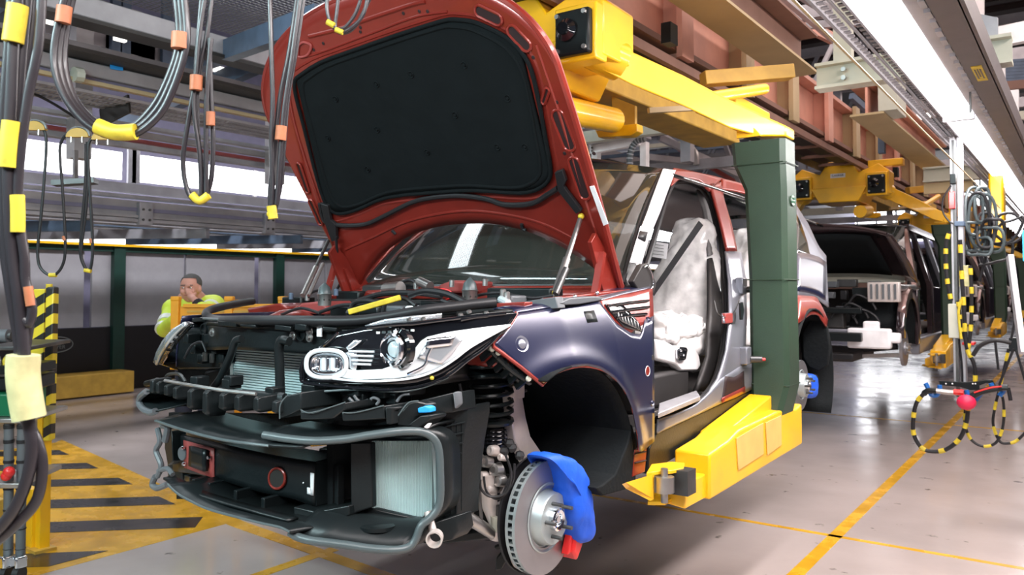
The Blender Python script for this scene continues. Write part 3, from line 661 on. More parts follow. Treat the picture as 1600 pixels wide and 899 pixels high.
# grey foam pad on the fender top, rail pieces
MB().prism([P(876, 475, Z=1.53)+Vector((0, 0, 0)), Vector((-1.60, 2.42, 1.53)), Vector((-1.52, 2.62, 1.53)), Vector((-1.62, 2.70, 1.53)), Vector((-1.74, 2.55, 1.53))], (0, 0, .02)) if False else None
slab([(875, 474), (890, 466), (930, 463), (945, 466), (938, 470), (905, 476), (885, 477)], .12, 'foam_pad', 'grey_plastic', car, .004, X=-1.515)
slab([(775, 474), (820, 472), (820, 486), (778, 489)], .05, 'red_bracket', 'red_paint', car, .003, Y=2.30)
slab([(821, 471), (868, 464), (872, 482), (822, 486)], .05, 'grey_bracket', 'grey_plastic', car, .003, Y=2.38)
slab([(866, 466), (985, 452), (985, 458), (900, 470), (868, 474)], .05, 'wing_rail', 'red_paint', car, .003, X=-1.56)
for x, y in [(875, 467), (898, 464), (933, 458)]:
    MB().sphere(P(x, y, X=-1.55), .008, 10).build('bolt_head', 'chrome', car, smooth=True)
# --- wheel arch liner
m_ = MB(); rows = []
for k in range(26):
    a = math.radians(-8+k*7.6); rr = .452
    rows.append([Vector((x, CY+math.cos(a)*rr*(1 if k else 1), .83+math.sin(a)*rr)) for x in (CX+.955, CX+.9, CX+.75, CX+.55, CX+.42)])
m_.grid(rows[:17]).build('wheel_arch_liner', 'liner_black', car, smooth=True, solid=.006)
MB().prism([Vector((CX+.955, y, z)) for y, z in [(2.86, .77), (2.875, .95), (2.84, 1.02), (2.80, .95), (2.70, .85), (2.60, .83), (2.55, .83), (2.60, .79), (2.80, .775)]], (-.5, 0, 0)).build('liner_tail', 'liner_black', car, bevel=.006)
m_ = MB(); m_.box(CX+.38, CX+.41, CY-.62, CY+.52, .78, 1.36); m_.build('inner_wheel_wall', 'liner_black', car)
MB().box(CX+.4, CX+.86, CY+.02, CY+.46, 1.25, 1.29).build('inner_arch_top', 'liner_black', car)
c = P(962, 665, X=CX+.80)
MB().lathe([(0, .02), (.012, .018), (.022, .006), (.024, 0)], P(960, 660, X=-1.62), (.6, -.8, 0), 18).build('liner_boss', 'black_satin', car, smooth=True)
MB().lathe([(0, .02), (.012, .018), (.020, .006), (.022, 0)], P(962, 674, X=-1.62), (.6, -.8, 0), 18).build('liner_boss', 'black_satin', car, smooth=True)
slab([(992, 703), (1011, 700), (1008, 738), (988, 746)], .03, 'red_rear_bracket', 'red_paint', car, .003, X=-1.46)
for y in (710, 724): ptube([(992, y), (1009, y-4)], .003, 'bracket_rib', 'dark_red', car, X=-1.455, sm=0)
# --- right-hand side of the car (far side), mirrored simple wing
def mir(p): return Vector((2*CX-p.x, p.y, p.z))
rows = []
for v in range(9):
    z = 1.435-.22*v/8; rows.append([mir(sidept(s, z if True else z)) for s in [-.45+.1*k for k in range(12)]])
MB().grid(rows).build('fender_far', 'navy_film', car, smooth=True, solid=.005)
# --- body side (body-in-white painted red, silver film on the sills)
ap = [(1004, 432), (1020, 380), (1036, 325), (1049, 291), (1058, 283), (1072, 281), (1088, 285), (1103, 295), (1114, 316), (1123, 350), (1131, 385), (1134, 430), (1136, 500), (1131, 550), (1120, 590), (1103, 616), (1085, 632), (1055, 646), (1028, 655)]
apr = [(x, y) for x, y in ap]
ptube(ap, .015, 'door_seal', 'rubber', car, gS(-.05), 8, 4)
ptube([(x-5, y+4) for x, y in ap[4:]], .010, 'inner_door_seal', 'interior_dark', car, gS(-.075), 8, 4)
patch([(1052, 263), (1085, 268), (1130, 278), (1180, 294), (1245, 310)], [(1049, 291), (1060, 281), (1075, 279), (1092, 284), (1104, 294)], gS(-.02), 'roof_rail_front', 'red_paint', car, 16, 5, .01) if False else None
patch([(1052, 263), (1070, 266), (1090, 270), (1112, 275), (1128, 279)], [(1048, 292), (1060, 281), (1075, 279), (1092, 283), (1108, 300)], gS(-.01), 'roof_rail', 'red_paint', car, 16, 5, .01)
patch([(1126, 279), (1150, 285), (1180, 294), (1245, 318)], [(1126, 297), (1150, 300), (1180, 308), (1245, 330)], gS(-.01), 'roof_rail_rear', 'red_paint', car, 16, 5, .01)
patch([(1108, 288), (1115, 314), (1125, 350), (1133, 385), (1135, 393)], [(1127, 285), (1130, 310), (1142, 350), (1150, 385), (1151, 393)], gS(-.01), 'b_pillar_upper', 'red_paint', car, 16, 5, .01)
patch([(1133, 393), (1138, 440), (1139, 500), (1134, 550), (1122, 590), (1103, 618)], [(1157, 395), (1165, 440), (1166, 500), (1163, 560), (1162, 585), (1150, 600)], gS(-.015), 'b_pillar_lower', 'silver_film', car, 16, 5, .01)
patch([(1028, 656), (1055, 647), (1085, 634), (1104, 617), (1125, 592), (1160, 570), (1245, 552)], [(1026, 678), (1055, 664), (1085, 650), (1104, 641), (1125, 631), (1160, 615), (1245, 580)], gS(-.012), 'sill', 'silver_film', car, 20, 5, .01)
patch([(1133, 588), (1148, 590), (1162, 580)], [(1128, 627), (1148, 620), (1163, 612)], gS(-.006), 'red_sill_patch', 'dark_red', car, 8, 4, .004)
patch([(1128, 622), (1148, 612), (1164, 604)], [(1128, 630), (1148, 622), (1164, 614)], gS(-.003), 'red_sill_lip', 'red_paint', car, 8, 2, .004)
slab([(1012, 742), (1015, 700), (1026, 677), (1100, 643), (1180, 607), (1245, 578), (1245, 612), (1180, 641)], .1, 'sill_cover', 'black_plastic', car, .006, X=-1.462)
# inner B pillar trim and tread plate
patch([(1090, 296), (1100, 330), (1107, 400)], [(1100, 296), (1114, 340), (1119, 400)], gS(-.12), 'pillar_trim_upper', 'interior_grey', car, 10, 4, .02)
patch([(1107, 404), (1107, 480), (1104, 560), (1085, 612)], [(1122, 404), (1127, 480), (1124, 560), (1100, 612)], gS(-.12), 'pillar_trim_lower', 'interior_dark', car, 12, 4, .02)
slab([(1028, 646), (1030, 630), (1088, 610), (1094, 619)], .022, 'tread_plate', 'galvanised', car, .004, Z=1.06)
slab([(1028, 654), (1028, 644), (1094, 619), (1097, 622)], .02, 'tread_edge', 'alu_cast', car, .002, X=-1.50)
# striker, hinges and cable on the B pillar
for (x, y, s_) in [(1157, 447, 1), (1163, 556, 1)]:
    p = hit(x, y, gS(.0)); hg = MB().box(p.x-.02, p.x+.025, p.y-.03, p.y+.04, p.z-.045, p.z+.045).build('door_hinge', 'silver_film', car, bevel=.006)
    MB().cyl(p+Vector((.02, .03, -.02)), p+Vector((.07, .06, -.02)), .018, 12).build('hinge_pin', 'steel_dark', hg); MB().cyl(p+Vector((.07, .06, -.02)), p+Vector((.085, .07, -.02)), .008, 8).build('pin_tip', 'red_plastic', hg)
p = hit(1136, 496, gS(0)); MB().box(p.x-.01, p.x+.012, p.y-.05, p.y+.05, p.z-.03, p.z+.02).build('door_striker', 'red_dull', car, bevel=.004)
patch([(1128, 490), (1150, 488)], [(1130, 505), (1148, 504)], gS(-.001), 'striker_plate', 'silver_film', car, 4, 3, .006)
ptube([(1116, 470), (1122, 490), (1136, 496), (1148, 486), (1155, 470)], .0025, 'tether_cable', 'steel_dark', car, gS(.01))
slab([(1157, 474), (1161, 472), (1163, 485), (1161, 500), (1158, 500)], .01, 'black_latch', 'black_plastic', car, .002, X=-1.44)
# A pillar white tape, black tape, corner trim
patch([(1036, 264), (1026, 290), (1010, 335), (995, 372), (984, 410)], [(1056, 266), (1045, 294), (1030, 335), (1014, 372), (1002, 413)], gS(.004), 'pillar_tape', 'white_tape', car, 12, 3, .003)
patch([(1000, 361), (997, 372)], [(1012, 363), (1008, 378)], gS(.010), 'black_tape', 'rubber', car, 3, 2, .003)
patch([(927, 293), (935, 315), (949, 352)], [(934, 293), (942, 315), (955, 355)], lambda p: p.y-2.62-(p.z-1.9)*-.25, 'hood_edge_tape', 'white_tape', car, 8, 2, .003) if False else None
slab([(990, 440), (1004, 414), (1012, 411), (1020, 425), (1026, 445), (1022, 458), (1003, 462)], .03, 'mirror_corner', 'interior_dark', car, .004, X=-1.56)
o = ptube([(1007, 418), (1012, 416), (1019, 430), (1021, 445), (1017, 452)], .0025, 'corner_trim_line', 'chrome', car, X=-1.555)
# rear quarter
patch([(1244, 322), (1262, 350), (1278, 385), (1290, 400)], [(1244, 462), (1260, 464), (1278, 468), (1294, 480)], gS(0), 'rear_quarter', 'silver_film', car, 12, 8, .01)
patch([(1244, 335), (1250, 345), (1262, 380), (1264, 395)], [(1244, 405), (1250, 405), (1262, 402), (1268, 400)], gS(.004), 'rear_window', 'glass_dark', car, 8, 4, .004)
patch([(1244, 395), (1262, 396), (1280, 402), (1291, 410)], [(1244, 455), (1262, 458), (1276, 462), (1290, 470)], gS(.006), 'quarter_film', 'navy_film', car, 8, 6, .004)
patch([(1246, 462), (1262, 463), (1275, 464), (1284, 480), (1293, 500)], [(1246, 506), (1255, 500), (1266, 492), (1278, 492), (1291, 512)], gS(.004), 'red_quarter_lower', 'red_paint', car, 12, 4, .008)
rx = CY+2.92
rows = []
for k in range(20):
    a = math.radians(-35+k*10); rows.append([Vector((x, rx+.08+math.cos(a)*.46, .96+math.sin(a)*.46)) for x in (CX+.96, CX+.8, CX+.5)])
MB().grid(rows).build('rear_arch_liner', 'liner_black', car, smooth=True, solid=.01)
MB().box(CX+.4, CX+.44, rx-.45, rx+.6, .7, 1.4).build('rear_inner_wall', 'liner_black', car)
slab([(1253, 520), (1268, 496), (1284, 492), (1293, 512), (1297, 545), (1293, 572), (1280, 581), (1264, 575), (1254, 560)], .03, 'rear_liner_face', 'liner_black', car, .01, Y=rx+.34)
# --- roof, windscreen
def roof_z(w, s): return 2.19-.05*(w/.66)**2*1.0+.07*(1-(w/.7)**2)-.02*max(0, (s-1.5))**1.3
rows = []
for k in range(14):
    s = 1.25+k*.245
    rows.append([Vector((CX+w*(.655 if k else .62), CY+s+(.17*(w)**2 if k == 0 else 0), roof_z(w*.655, s))) for w in [-1+.1*j for j in range(21)]])
MB().grid(rows).build('roof_panel', 'roof_gloss', car, smooth=True, solid=.02)
rows = []
for v in range(11):
    t = v/10; row = []
    for j in range(21):
        u = -1+.1*j
        bs = Vector((CX+u*.79, CY+.50+.17*u*u, 1.575)); tp = Vector((CX+u*.635, CY+1.25+.17*u*u, 2.235-.06*u*u))
        row.append(bs.lerp(tp, t)+Vector((0, -.03*math.sin(math.pi*t), .03*math.sin(math.pi*t))))
    rows.append(row)
MB().grid(rows).build('windscreen', 'glass_dark', car, smooth=True, solid=.005)
edge = [r[0] for r in rows]; edge2 = [r[-1] for r in rows]
MB().tube(edge, .014, 8).build('windscreen_seal', 'rubber', car, smooth=True); MB().tube(edge2, .010, 8).build('windscreen_seal', 'rubber', car, smooth=True)
MB().tube([p+Vector((0, -.012, -.012)) for p in rows[0]], .010, 8).build('cowl_seal', 'grey_edge', car, smooth=True)
MB().tube([p+Vector((0, -.04, -.022)) for p in rows[0]], .012, 8).build('cowl_edge', 'red_paint', car, smooth=True)
MB().grid([[p+Vector((0, -.015, -.02)) for p in rows[0]], [p+Vector((0, -.10, -.035)) for p in rows[0]], [p+Vector((0, -.12, -.07)) for p in rows[0]]]).build('cowl_panel', 'red_paint', car, smooth=True, solid=.01)
for j in (4, 9, 15):
    p = rows[0][j]; MB().box(p.x-.1, p.x+.1, p.y-.16, p.y-.1, p.z-.16, p.z-.09).build('cowl_box', 'black_plastic', car, bevel=.01)
MB().box(CX-.75, CX+.75, CY+.35, CY+.45, 1.30, 1.50).build('firewall', 'interior_dark', car)
# underbody and far side structure
MB().box(CX-.86, CX+.86, CY+.46, CY+3.7, .84, .95).build('underbody', 'interior_dark', car, bevel=.02)
MB().box(CX-.90, CX+.80, CY+.50, CY+3.3, .95, 1.0).build('cabin_floor', 'interior_dark', car)
for s_, w_ in ((.62, .12), (1.62, .10), (2.75, .3)):
    rows = [[mir(sidept(s_+k*w_/3+(.75*(z-1.5) if s_ < 1 and z > 1.5 else 0), z)) for k in range(4)] for z in (.95, 1.2, 1.5, 1.7, 1.9, 2.14)]
    MB().grid(rows).build('far_pillar', 'red_paint', car, smooth=True, solid=.05)
MB().grid([[mir(sidept(.5+k*.3, z)) for k in range(11)] for z in (.85, .93, 1.0)]).build('far_sill', 'red_paint', car, solid=.04)
MB().grid([[mir(sidept(1.4+k*.3, z)) for k in range(8)] for z in (2.10, 2.19)]).build('far_roof_rail', 'red_paint', car, solid=.04)
MB().box(CX-.88, CX+.75, CY+3.38, CY+3.44, .95, 1.45).build('rear_bulkhead', 'interior_dark', car)
# interior: dashboard, steering wheel, seats in film
MB().prism([(CX-.7, CY+.62, 1.2), (CX-.7, CY+.62, 1.52), (CX-.7, CY+.85, 1.54), (CX-.7, CY+1.02, 1.42), (CX-.7, CY+1.0, 1.2)], (1.38, 0, 0)).build('dashboard', 'interior_dark', car, bevel=.02)
def seat(x, y, names=''):
    r = []
    for (z, dy, w, th) in [(1.10, -.02, .24, .07), (1.25, 0, .27, .10), (1.45, .06, .27, .11), (1.66, .12, .235, .10), (1.74, .15, .16, .08), (1.80, .17, .14, .075), (1.92, .20, .135, .07), (1.97, .21, .09, .05)]:
        r.append([Vector((x+math.cos(a)*w*(1 if abs(math.cos(a)) > .5 else 1.1), y+dy+math.sin(a)*th, z)) for a in [2*math.pi*k/20 for k in range(21)]])
    m_ = MB().grid(r); m_.f.append(tuple(range(20))); m_.f.append(tuple(len(m_.v)-21+k for k in range(20)))
    b = m_.build('seat_backrest', 'plastic_film', car, smooth=True, sub=2)
    tx = bpy.data.textures.new('crumple', 'CLOUDS'); tx.noise_scale = .12
    d = b.modifiers.new('crumple', 'DISPLACE'); d.texture = tx; d.strength = .085; d.mid_level = .5
    c = MB().box(x-.26, x+.26, y-.52, y+.02, 1.20, 1.34).build('seat_cushion', 'plastic_film', car, smooth=True, bevel=.04, sub=3)
    d = c.modifiers.new('crumple', 'DISPLACE'); d.texture = tx; d.strength = .06; d.mid_level = .5
    return b, c
sx = CX+.50
b_, c_ = seat(sx+.05, CY+1.82)
seat(CX-.46, CY+1.82); seat(CX+.52, CY+2.75); seat(CX-.46, CY+2.75)
fb_ = MB().box(sx-.2, sx+.30, CY+1.12, CY+1.62, 1.28, 1.42).build('seat_film_bundle', 'plastic_film', car, smooth=True, bevel=.05, sub=3)
tx = bpy.data.textures.new('crumple_big', 'CLOUDS'); tx.noise_scale = .07; d = fb_.modifiers.new('crumple', 'DISPLACE'); d.texture = tx; d.strength = .09; d.mid_level = .5
bs = slab([(1026, 530), (1040, 533), (1055, 541), (1085, 541), (1093, 556), (1096, 572), (1090, 580), (1065, 580), (1056, 570), (1028, 562)], .05, 'seat_side_cover', 'seat_white', car, .01, X=sx+.31)
sw = slab([(1059, 545), (1063, 542), (1073, 543), (1075, 547), (1072, 562), (1069, 564), (1062, 564), (1059, 561)], .01, 'seat_switch_frame', 'chrome', bs, .003, X=sx+.325)
slab([(1061, 547), (1073, 547), (1071, 561), (1062, 561)], .01, 'switch_face', 'black_gloss', bs, .003, X=sx+.330)
for x, y in [(1064, 548), (1068, 555)]: MB().sphere(P(x, y, X=sx+.335), .007, 8).build('switch_knob', 'chrome', bs, smooth=True)
slab([(1010, 376), (1044, 381), (1041, 405), (1008, 400)], .003, 'paper_label', 'white', car, .001, Y=CY+1.64)
for k in range(4):
    ptube([(1013, 381+k*5), (1037, 384+k*5)], .0012, 'label_print', 'black_plastic', car, Y=CY+1.637, sm=0)
slab([(1092, 345), (1099, 352), (1022, 463), (1016, 456)], .006, 'seat_belt', 'rubber', car, .001, d=4.12)
slab([(1002, 467), (1068, 480), (1080, 483), (1092, 520), (1020, 530)], .02, 'seat_film_sheet', 'plastic_film', car, .002, X=sx+.29) if False else None
MB().box(sx-.25, sx+.3, CY+.75, CY+1.35, 1.0, 1.16).build('seat_frame', 'interior_dark', car, bevel=.02)
MB().box(CX-.15, CX+.12, CY+.8, CY+2.3, 1.0, 1.24).build('centre_console', 'interior_dark', car, bevel=.03)
MB().tube([(CX+.42+.18*math.cos(a), CY+1.08+.07*math.sin(a), 1.48+.17*math.sin(a)) for a in [2*math.pi*k/24 for k in range(24)]], .014, 8, closed=True).build('steering_wheel', 'interior_dark', car, smooth=True)

# --- bonnet
HT = math.radians(57); HO = Vector((CX, CY+.71, 1.61)); EL = Vector((0, -math.cos(HT), math.sin(HT))); EN = Vector((0, -math.sin(HT), -math.cos(HT)))
def hw(l): return .80+.035*math.sin(min(1, max(0, l)/.85)*math.pi/2)
def hcrown(w, l): return .13*(w/.93)**2+.03*(max(0, l)/1.45)**4
def HP(w, l, off=0): return HO+Vector((w, 0, 0))+EL*l+EN*(hcrown(w, l)+off)
def gH(off=0):
    def g(p):
        r = p-HO; return r.dot(EN)-hcrown(r.x, r.dot(EL))-off
    return g
def lhigh(u): return 1.0+.43*(1-abs(u)**2.6)**.55
def llow(u): return .31*(1-abs(u)**2.4)
rows = []
for v in range(25):
    row = []
    for j in range(49):
        u = math.sin((-1+j/24)*math.pi/2)
        l = llow(u)+(lhigh(u)-llow(u))*v/24; row.append(HP(u*hw(l), l))
    rows.append(row)
bon = MB().grid(rows).build('bonnet', 'red_paint', car, smooth=True)
k = bon.modifiers.new('solid', 'SOLIDIFY'); k.thickness = .03; k.offset = -1 if False else 0
outl = [r[0] for r in rows]+rows[-1]+[r[-1] for r in rows][::-1]
MB().tube(outl, .016, 8).build('bonnet_rim', 'red_paint', car, smooth=True)
MB().tube(rows[0], .010, 8).build('bonnet_rear_rim', 'red_paint', car, smooth=True)
lt = [(463, 122), (480, 106), (540, 84), (620, 55), (690, 33), (715, 31), (745, 36), (790, 58), (815, 82)]
lb = [(507, 312), (520, 330), (545, 332), (575, 320), (605, 307), (680, 300), (730, 297), (780, 298), (810, 301), (840, 295), (856, 280), (860, 262)]
patch(lt, lb, gH(.022), 'bonnet_liner', 'felt_black', car, 44, 24, .012)
lo = [(463, 122), (500, 98), (560, 76), (620, 55), (690, 33), (715, 31), (745, 36), (790, 58), (815, 82), (830, 110), (842, 160), (852, 215), (860, 262), (857, 282), (840, 296), (810, 302), (740, 298), (680, 301), (605, 309), (560, 327), (535, 334), (518, 330), (505, 310), (490, 260), (475, 200), (462, 150), (460, 130), (463, 122)]
ptube([(x, y) for x, y in lo], .009, 'liner_rolled_edge', 'felt_black', car, gH(.028), sm=3)
sc = lambda p, k: (655+(p[0]-655)*k, 180+(p[1]-180)*k)
ptube([sc(p, .93) for p in lo], .010, 'liner_press_line', 'felt_black', car, gH(.024), sm=3)
ptube([sc(p, 1.07) for p in lo], .012, 'inner_panel_rib', 'red_paint', car, gH(.006), sm=3)
for x, y in [(725, 102), (642, 117), (588, 132), (524, 155), (793, 154), (711, 180), (589, 203), (512, 216), (667, 238), (777, 230), (574, 265), (820, 230)]:
    p = hit(x, y, gH(.030)); MB().lathe([(.016, .0), (.014, .003), (.007, -.002), (.006, .004), (0, .005)], p, EN, 16).build('liner_clip', 'felt_black', car, smooth=True)
q = [hit(x, y, gH(.024)) for x, y in ((921, 292), (928, 291), (950, 350), (943, 353))]; MB().prism(q, -EN*.004).build('edge_tape', 'white_tape', car)
# rubber seal along the rear of the bonnet
ptube([(500, 318), (507, 345), (530, 352), (569, 351), (600, 338), (640, 318), (670, 310), (715, 306), (759, 311), (789, 320), (831, 318), (856, 304), (872, 294)], .012, 'bonnet_seal', 'rubber', car, gH(.030))
for s_ in ([(500, 318), (512, 322), (516, 345), (524, 352), (526, 376), (518, 378), (507, 350)], [(866, 270), (878, 266), (884, 283), (880, 292), (908, 330), (900, 335), (872, 300)]):
    q = [hit(x, y, gH(.045)) for x, y in s_]; MB().prism(q, -EN*.02).build('hinge_cover', 'rubber', car, bevel=.003)
def slot(a, b, w):
    a, b = hit(*a, gH(.020)), hit(*b, gH(.020)); d = (b-a); n = d.cross(EN).normalized(); L = d.length; d.normalize(); pts = []
    for k in range(9): t = math.pi*k/8; pts.append(b-d*w/2+(n*math.cos(t)+d*math.sin(t))*w/2)
    for k in range(9): t = math.pi+math.pi*k/8; pts.append(a+d*w/2+(n*math.cos(t)+d*math.sin(t))*w/2)
    sl = MB().prism(pts, -EN*.006).build('bonnet_slot', 'dark_red', car)  # dark plate on the surface, its colour stands in for recess shade
    MB().tube(pts, .006, 6, closed=True).build('slot_rim', 'red_paint', sl, smooth=True)
for a, b, w in [((868, 172), (893, 236), .055), ((894, 246), (916, 312), .05), ((742, 14), (784, 34), .045), ((794, 42), (828, 78), .045), ((465, 255), (481, 302), .03), ((484, 312), (502, 352), .03), ((856, 138), (848, 162), .02)]: slot(a, b, w)
for x, y in [(630, 21), (655, 18), (668, 18), (563, 43), (563, 50), (505, 68), (490, 78), (833, 90), (870, 160), (882, 240), (893, 242), (928, 240)]:
    p = hit(x, y, gH(.017)); MB().lathe([(0, .001), (.006, .001), (.008, 0)], p, EN, 10).build('hole', 'dark_red', car)
ptube([(483, 57), (530, 45), (580, 28), (640, 8), (665, 2)], .010, 'front_crease', 'red_paint', car, gH(.013))
ptube([(470, 90), (500, 82), (580, 52), (650, 26), (700, 18)], .007, 'front_crease', 'red_paint', car, gH(.013))
ptube([(447, 110), (458, 180), (478, 250), (505, 330), (525, 400)], .009, 'side_crease', 'red_paint', car, gH(.013))
ptube([(838, 70), (862, 140), (885, 210), (905, 280), (930, 360), (955, 430)], .009, 'side_crease', 'red_paint', car, gH(.013))
ptube([(540, 390), (580, 372), (640, 345), (720, 330), (790, 335), (850, 350), (900, 375)], .008, 'rear_crease', 'red_paint', car, gH(.013))
ptube([(466, 72), (475, 66), (486, 72), (480, 86), (466, 88), (466, 72)], .006, 'catch_bracket', 'red_dull', car, gH(.02))
ptube([(815, 350), (817, 358), (822, 360)], .008, 'rubber_stop', 'rubber', car, gH(.02)); ptube([(612, 360), (618, 366)], .008, 'rubber_stop', 'rubber', car, gH(.02))
# hinges and gas struts
for m in (1, -1):
    X = lambda w: CX+m*w
    MB().prism([(X(.79), CY+.74, 1.50), (X(.79), CY+.52, 1.50), (X(.79), CY+.40, 1.74), (X(.79), CY+.44, 1.78), (X(.79), CY+.66, 1.60)], (-.02*m, 0, 0)).build('bonnet_hinge', 'red_paint', car, bevel=.002)
    MB().bar((X(.80), CY+.40, 1.50), (X(.80), CY+.47, 1.70), .02, .03, (1, 0, 0)).build('hinge_link', 'red_paint', car)
    MB().bar((X(.77), CY+.58, 1.50), (X(.77), CY+.50, 1.66), .02, .03, (1, 0, 0)).build('hinge_link', 'red_paint', car)
    MB().box(X(.80)-.04, X(.80)+.04, CY+.38, CY+.76, 1.47, 1.52).build('hinge_base', 'red_paint', car, bevel=.006)
st = MB().cyl(P(868, 460, X=-1.62), P(885, 420, X=-1.62), .013, 12).build('gas_strut', 'steel_dark', car, smooth=True)
a0, a1 = P(868, 458, X=-1.63), hit(908, 338, gH(.03))
MB().cyl(a0, a0.lerp(a1, .42), .016, 12).build('strut_body', 'steel', st, smooth=True); MB().cyl(a0.lerp(a1, .3), a0.lerp(a1, .95), .011, 12).build('strut_rod', 'steel', st, smooth=True)
MB().sphere(a1, .014, 10).build('ball_end', 'tape_yellow', st, smooth=True); MB().sphere(a0, .014, 10).build('ball_end', 'tape_yellow', st, smooth=True)
a0, a1 = P(473, 462, X=-3.12), hit(513, 376, gH(.03))
st = MB().cyl(a0, a0.lerp(a1, .5), .014, 12).build('gas_strut', 'steel', car, smooth=True); MB().cyl(a0.lerp(a1, .45), a1, .009, 12).build('strut_rod', 'steel_dark', st, smooth=True)
a0, a1 = P(482, 462, X=-3.0), P(505, 412, X=-3.05); MB().cyl(a0, a1, .009, 8).build('prop_rod', 'steel', car, smooth=True)
ptube([(525, 370), (528, 400), (538, 425), (528, 450), (522, 462)], .007, 'washer_hose', 'rubber', car, gH(.05))

# --- nose: radiator support, radiator, struts
K = 'black_plastic'
patch([(288, 503), (330, 503), (362, 507), (430, 511), (469, 514), (530, 517), (600, 514), (700, 500), (790, 487)], [(288, 545), (330, 547), (368, 546), (430, 549), (489, 553), (530, 540), (600, 530), (700, 510), (790, 494)], gC(.20), 'radiator_support', K, car, 40, 6, .04)
q = [hit(x, y, gC(.17)) for x, y in resample([(288, 502), (362, 507), (469, 514), (530, 517), (600, 513), (700, 499), (795, 486)], 30)]
MB().grid([q, [p+Vector((0, .12, -.012)) for p in q], [p+Vector((0, .2, -.03)) for p in q]]).build('slam_panel', K, car, smooth=True, solid=.02)
for a, b, h in [((350, 505), (378, 507), 9), ((384, 508), (408, 510), 5), ((437, 511), (462, 514), 8), ((468, 510), (486, 512), 10), ((296, 500), (312, 500), 8), ((508, 513), (530, 515), 6)]:
    p, r_ = hit(*a, gC(.16)), hit(*b, gC(.16)); MB().bar(p, r_, .05, h*.0022).build('support_clip', K, car, bevel=.003)
for x, y in [(332, 520), (484, 519), (484, 528), (458, 525)]:
    p = hit(x, y, gC(.165)); MB().lathe([(0, .012), (.006, .012), (.008, .004), (.015, .004), (.016, 0)], p, (0, -1, 0), 16).build('support_bolt', 'steel', car, smooth=True)
for x, y in [(320, 515), (472, 522)]:
    p = hit(x, y, gC(.17)); MB().lathe([(.018, 0), (.020, .008), (.024, .008), (.026, 0)], p, (0, -1, 0), 20).build('support_ring', K, car, smooth=True)
p = hit(500, 517, gC(.165)); MB().box(p.x-.012, p.x+.012, p.y-.004, p.y, p.z-.02, p.z+.02).build('white_tag', 'white', car)
MB().tube([hit(x, y, gC(.16)) for x, y in resample([(296, 497), (400, 503), (480, 508), (560, 510), (620, 506)], 14)], .006, 8).build('release_cable', 'grey_edge', car, smooth=True)
# bonnet-line seal tube round the engine bay
q = [hit(x, y, gC(.15)) for x, y in smooth_path([(774, 473), (740, 476), (707, 480), (670, 484), (640, 489), (600, 496), (560, 501), (510, 502), (440, 501), (373, 501)], 3)]
q += [P(*a) if False else P(a[0], a[1], Y=a[2]) for a in smooth_path([(350, 501, q[-1].y+.02), (334, 499, 2.02), (322, 493, 2.06), (326, 486, 2.14), (345, 480, 2.26), (375, 474, 2.42), (395, 471, 2.52)], 4)]
MB().tube(q, .0185, 10).build('bay_seal', 'rubber', car, smooth=True)
# radiator with fins
rad = MB().box(*[v for v in (P(363, 546, Y=1.97).x, P(500, 554, Y=1.97).x)], 1.975, 2.03, 1.10, 1.315).build('radiator_core', 'radiator_dark', car)
m_ = MB(); x0, x1 = P(366, 546, Y=1.96).x, P(498, 554, Y=1.96).x
for k in range(21):
    z = 1.108+k*.0098; m_.box(x0, x1, 1.955, 1.975, z, z+.0066)
o = m_.build('radiator_fins', 'radiator', rad); o['kind'] = 'stuff'
MB().box(x0-.012, x0+.006, 1.95, 2.0, 1.09, 1.32).build('radiator_side', 'radiator', rad)
ptube([(378, 530), (368, 534), (360, 556), (345, 590), (332, 608)], .014, 'diagonal_strut', 'black_satin', car, gB(.14), 10)
ptube([(452, 534), (440, 532), (436, 545), (437, 580), (438, 616)], .016, 'upright_strut', 'black_satin', car, gB(.14), 10)
# far-side housing behind the right headlamp
for pts, off in [([(272, 518), (300, 512), (345, 517), (350, 560), (345, 579), (275, 578)], .18), ([(345, 540), (372, 545), (366, 575), (350, 580)], .15), ([(300, 550), (330, 548), (345, 570), (330, 584), (300, 580)], .1), ([(318, 580), (345, 575), (345, 612), (318, 612)], .2)]:
    q = [P(x, y, Y=2.02-off*.3) for x, y in pts]; MB().prism(q, (0, .08, 0)).build('lamp_housing_far', K, car, bevel=.012)
for k in range(7):
    x, y = 290+k*11, 530+(k % 3)*16; p = P(x, y, Y=1.90); MB().box(p.x-.02, p.x+.015, p.y, p.y+.06, p.z-.018, p.z+.02).build('connector', 'black_satin', car, bevel=.004)
ptube([(288, 560), (300, 540), (315, 535), (322, 550)], .005, 'wire_loop', 'rubber', car, Y=1.88)
for x in (402, 405, 413, 416):
    p = P(x-85, 558+((x-402) % 3), Y=1.88); MB().box(p.x-.002, p.x+.002, p.y, p.y+.01, p.z-.018, p.z+.018).build('connector_pin', 'steel', car)
# --- headlamps
hlt = [(471, 590), (470, 575), (475, 562), (488, 548), (504, 541), (528, 520), (573, 510), (650, 505), (720, 496), (770, 491), (804, 489)]
hlb = [(471, 592), (478, 597), (500, 600), (560, 606), (610, 607), (655, 602), (690, 590), (718, 572), (738, 553), (765, 534), (786, 520), (804, 492)]
hl = patch(hlt, hlb, gC(.028), 'headlamp', 'black_gloss', car, 44, 10, .03)
def hp(t, b, off, name, m, th=.006, nu=24, nv=6): return patch(t, b, gC(off), name, m, hl, nu, nv, th)
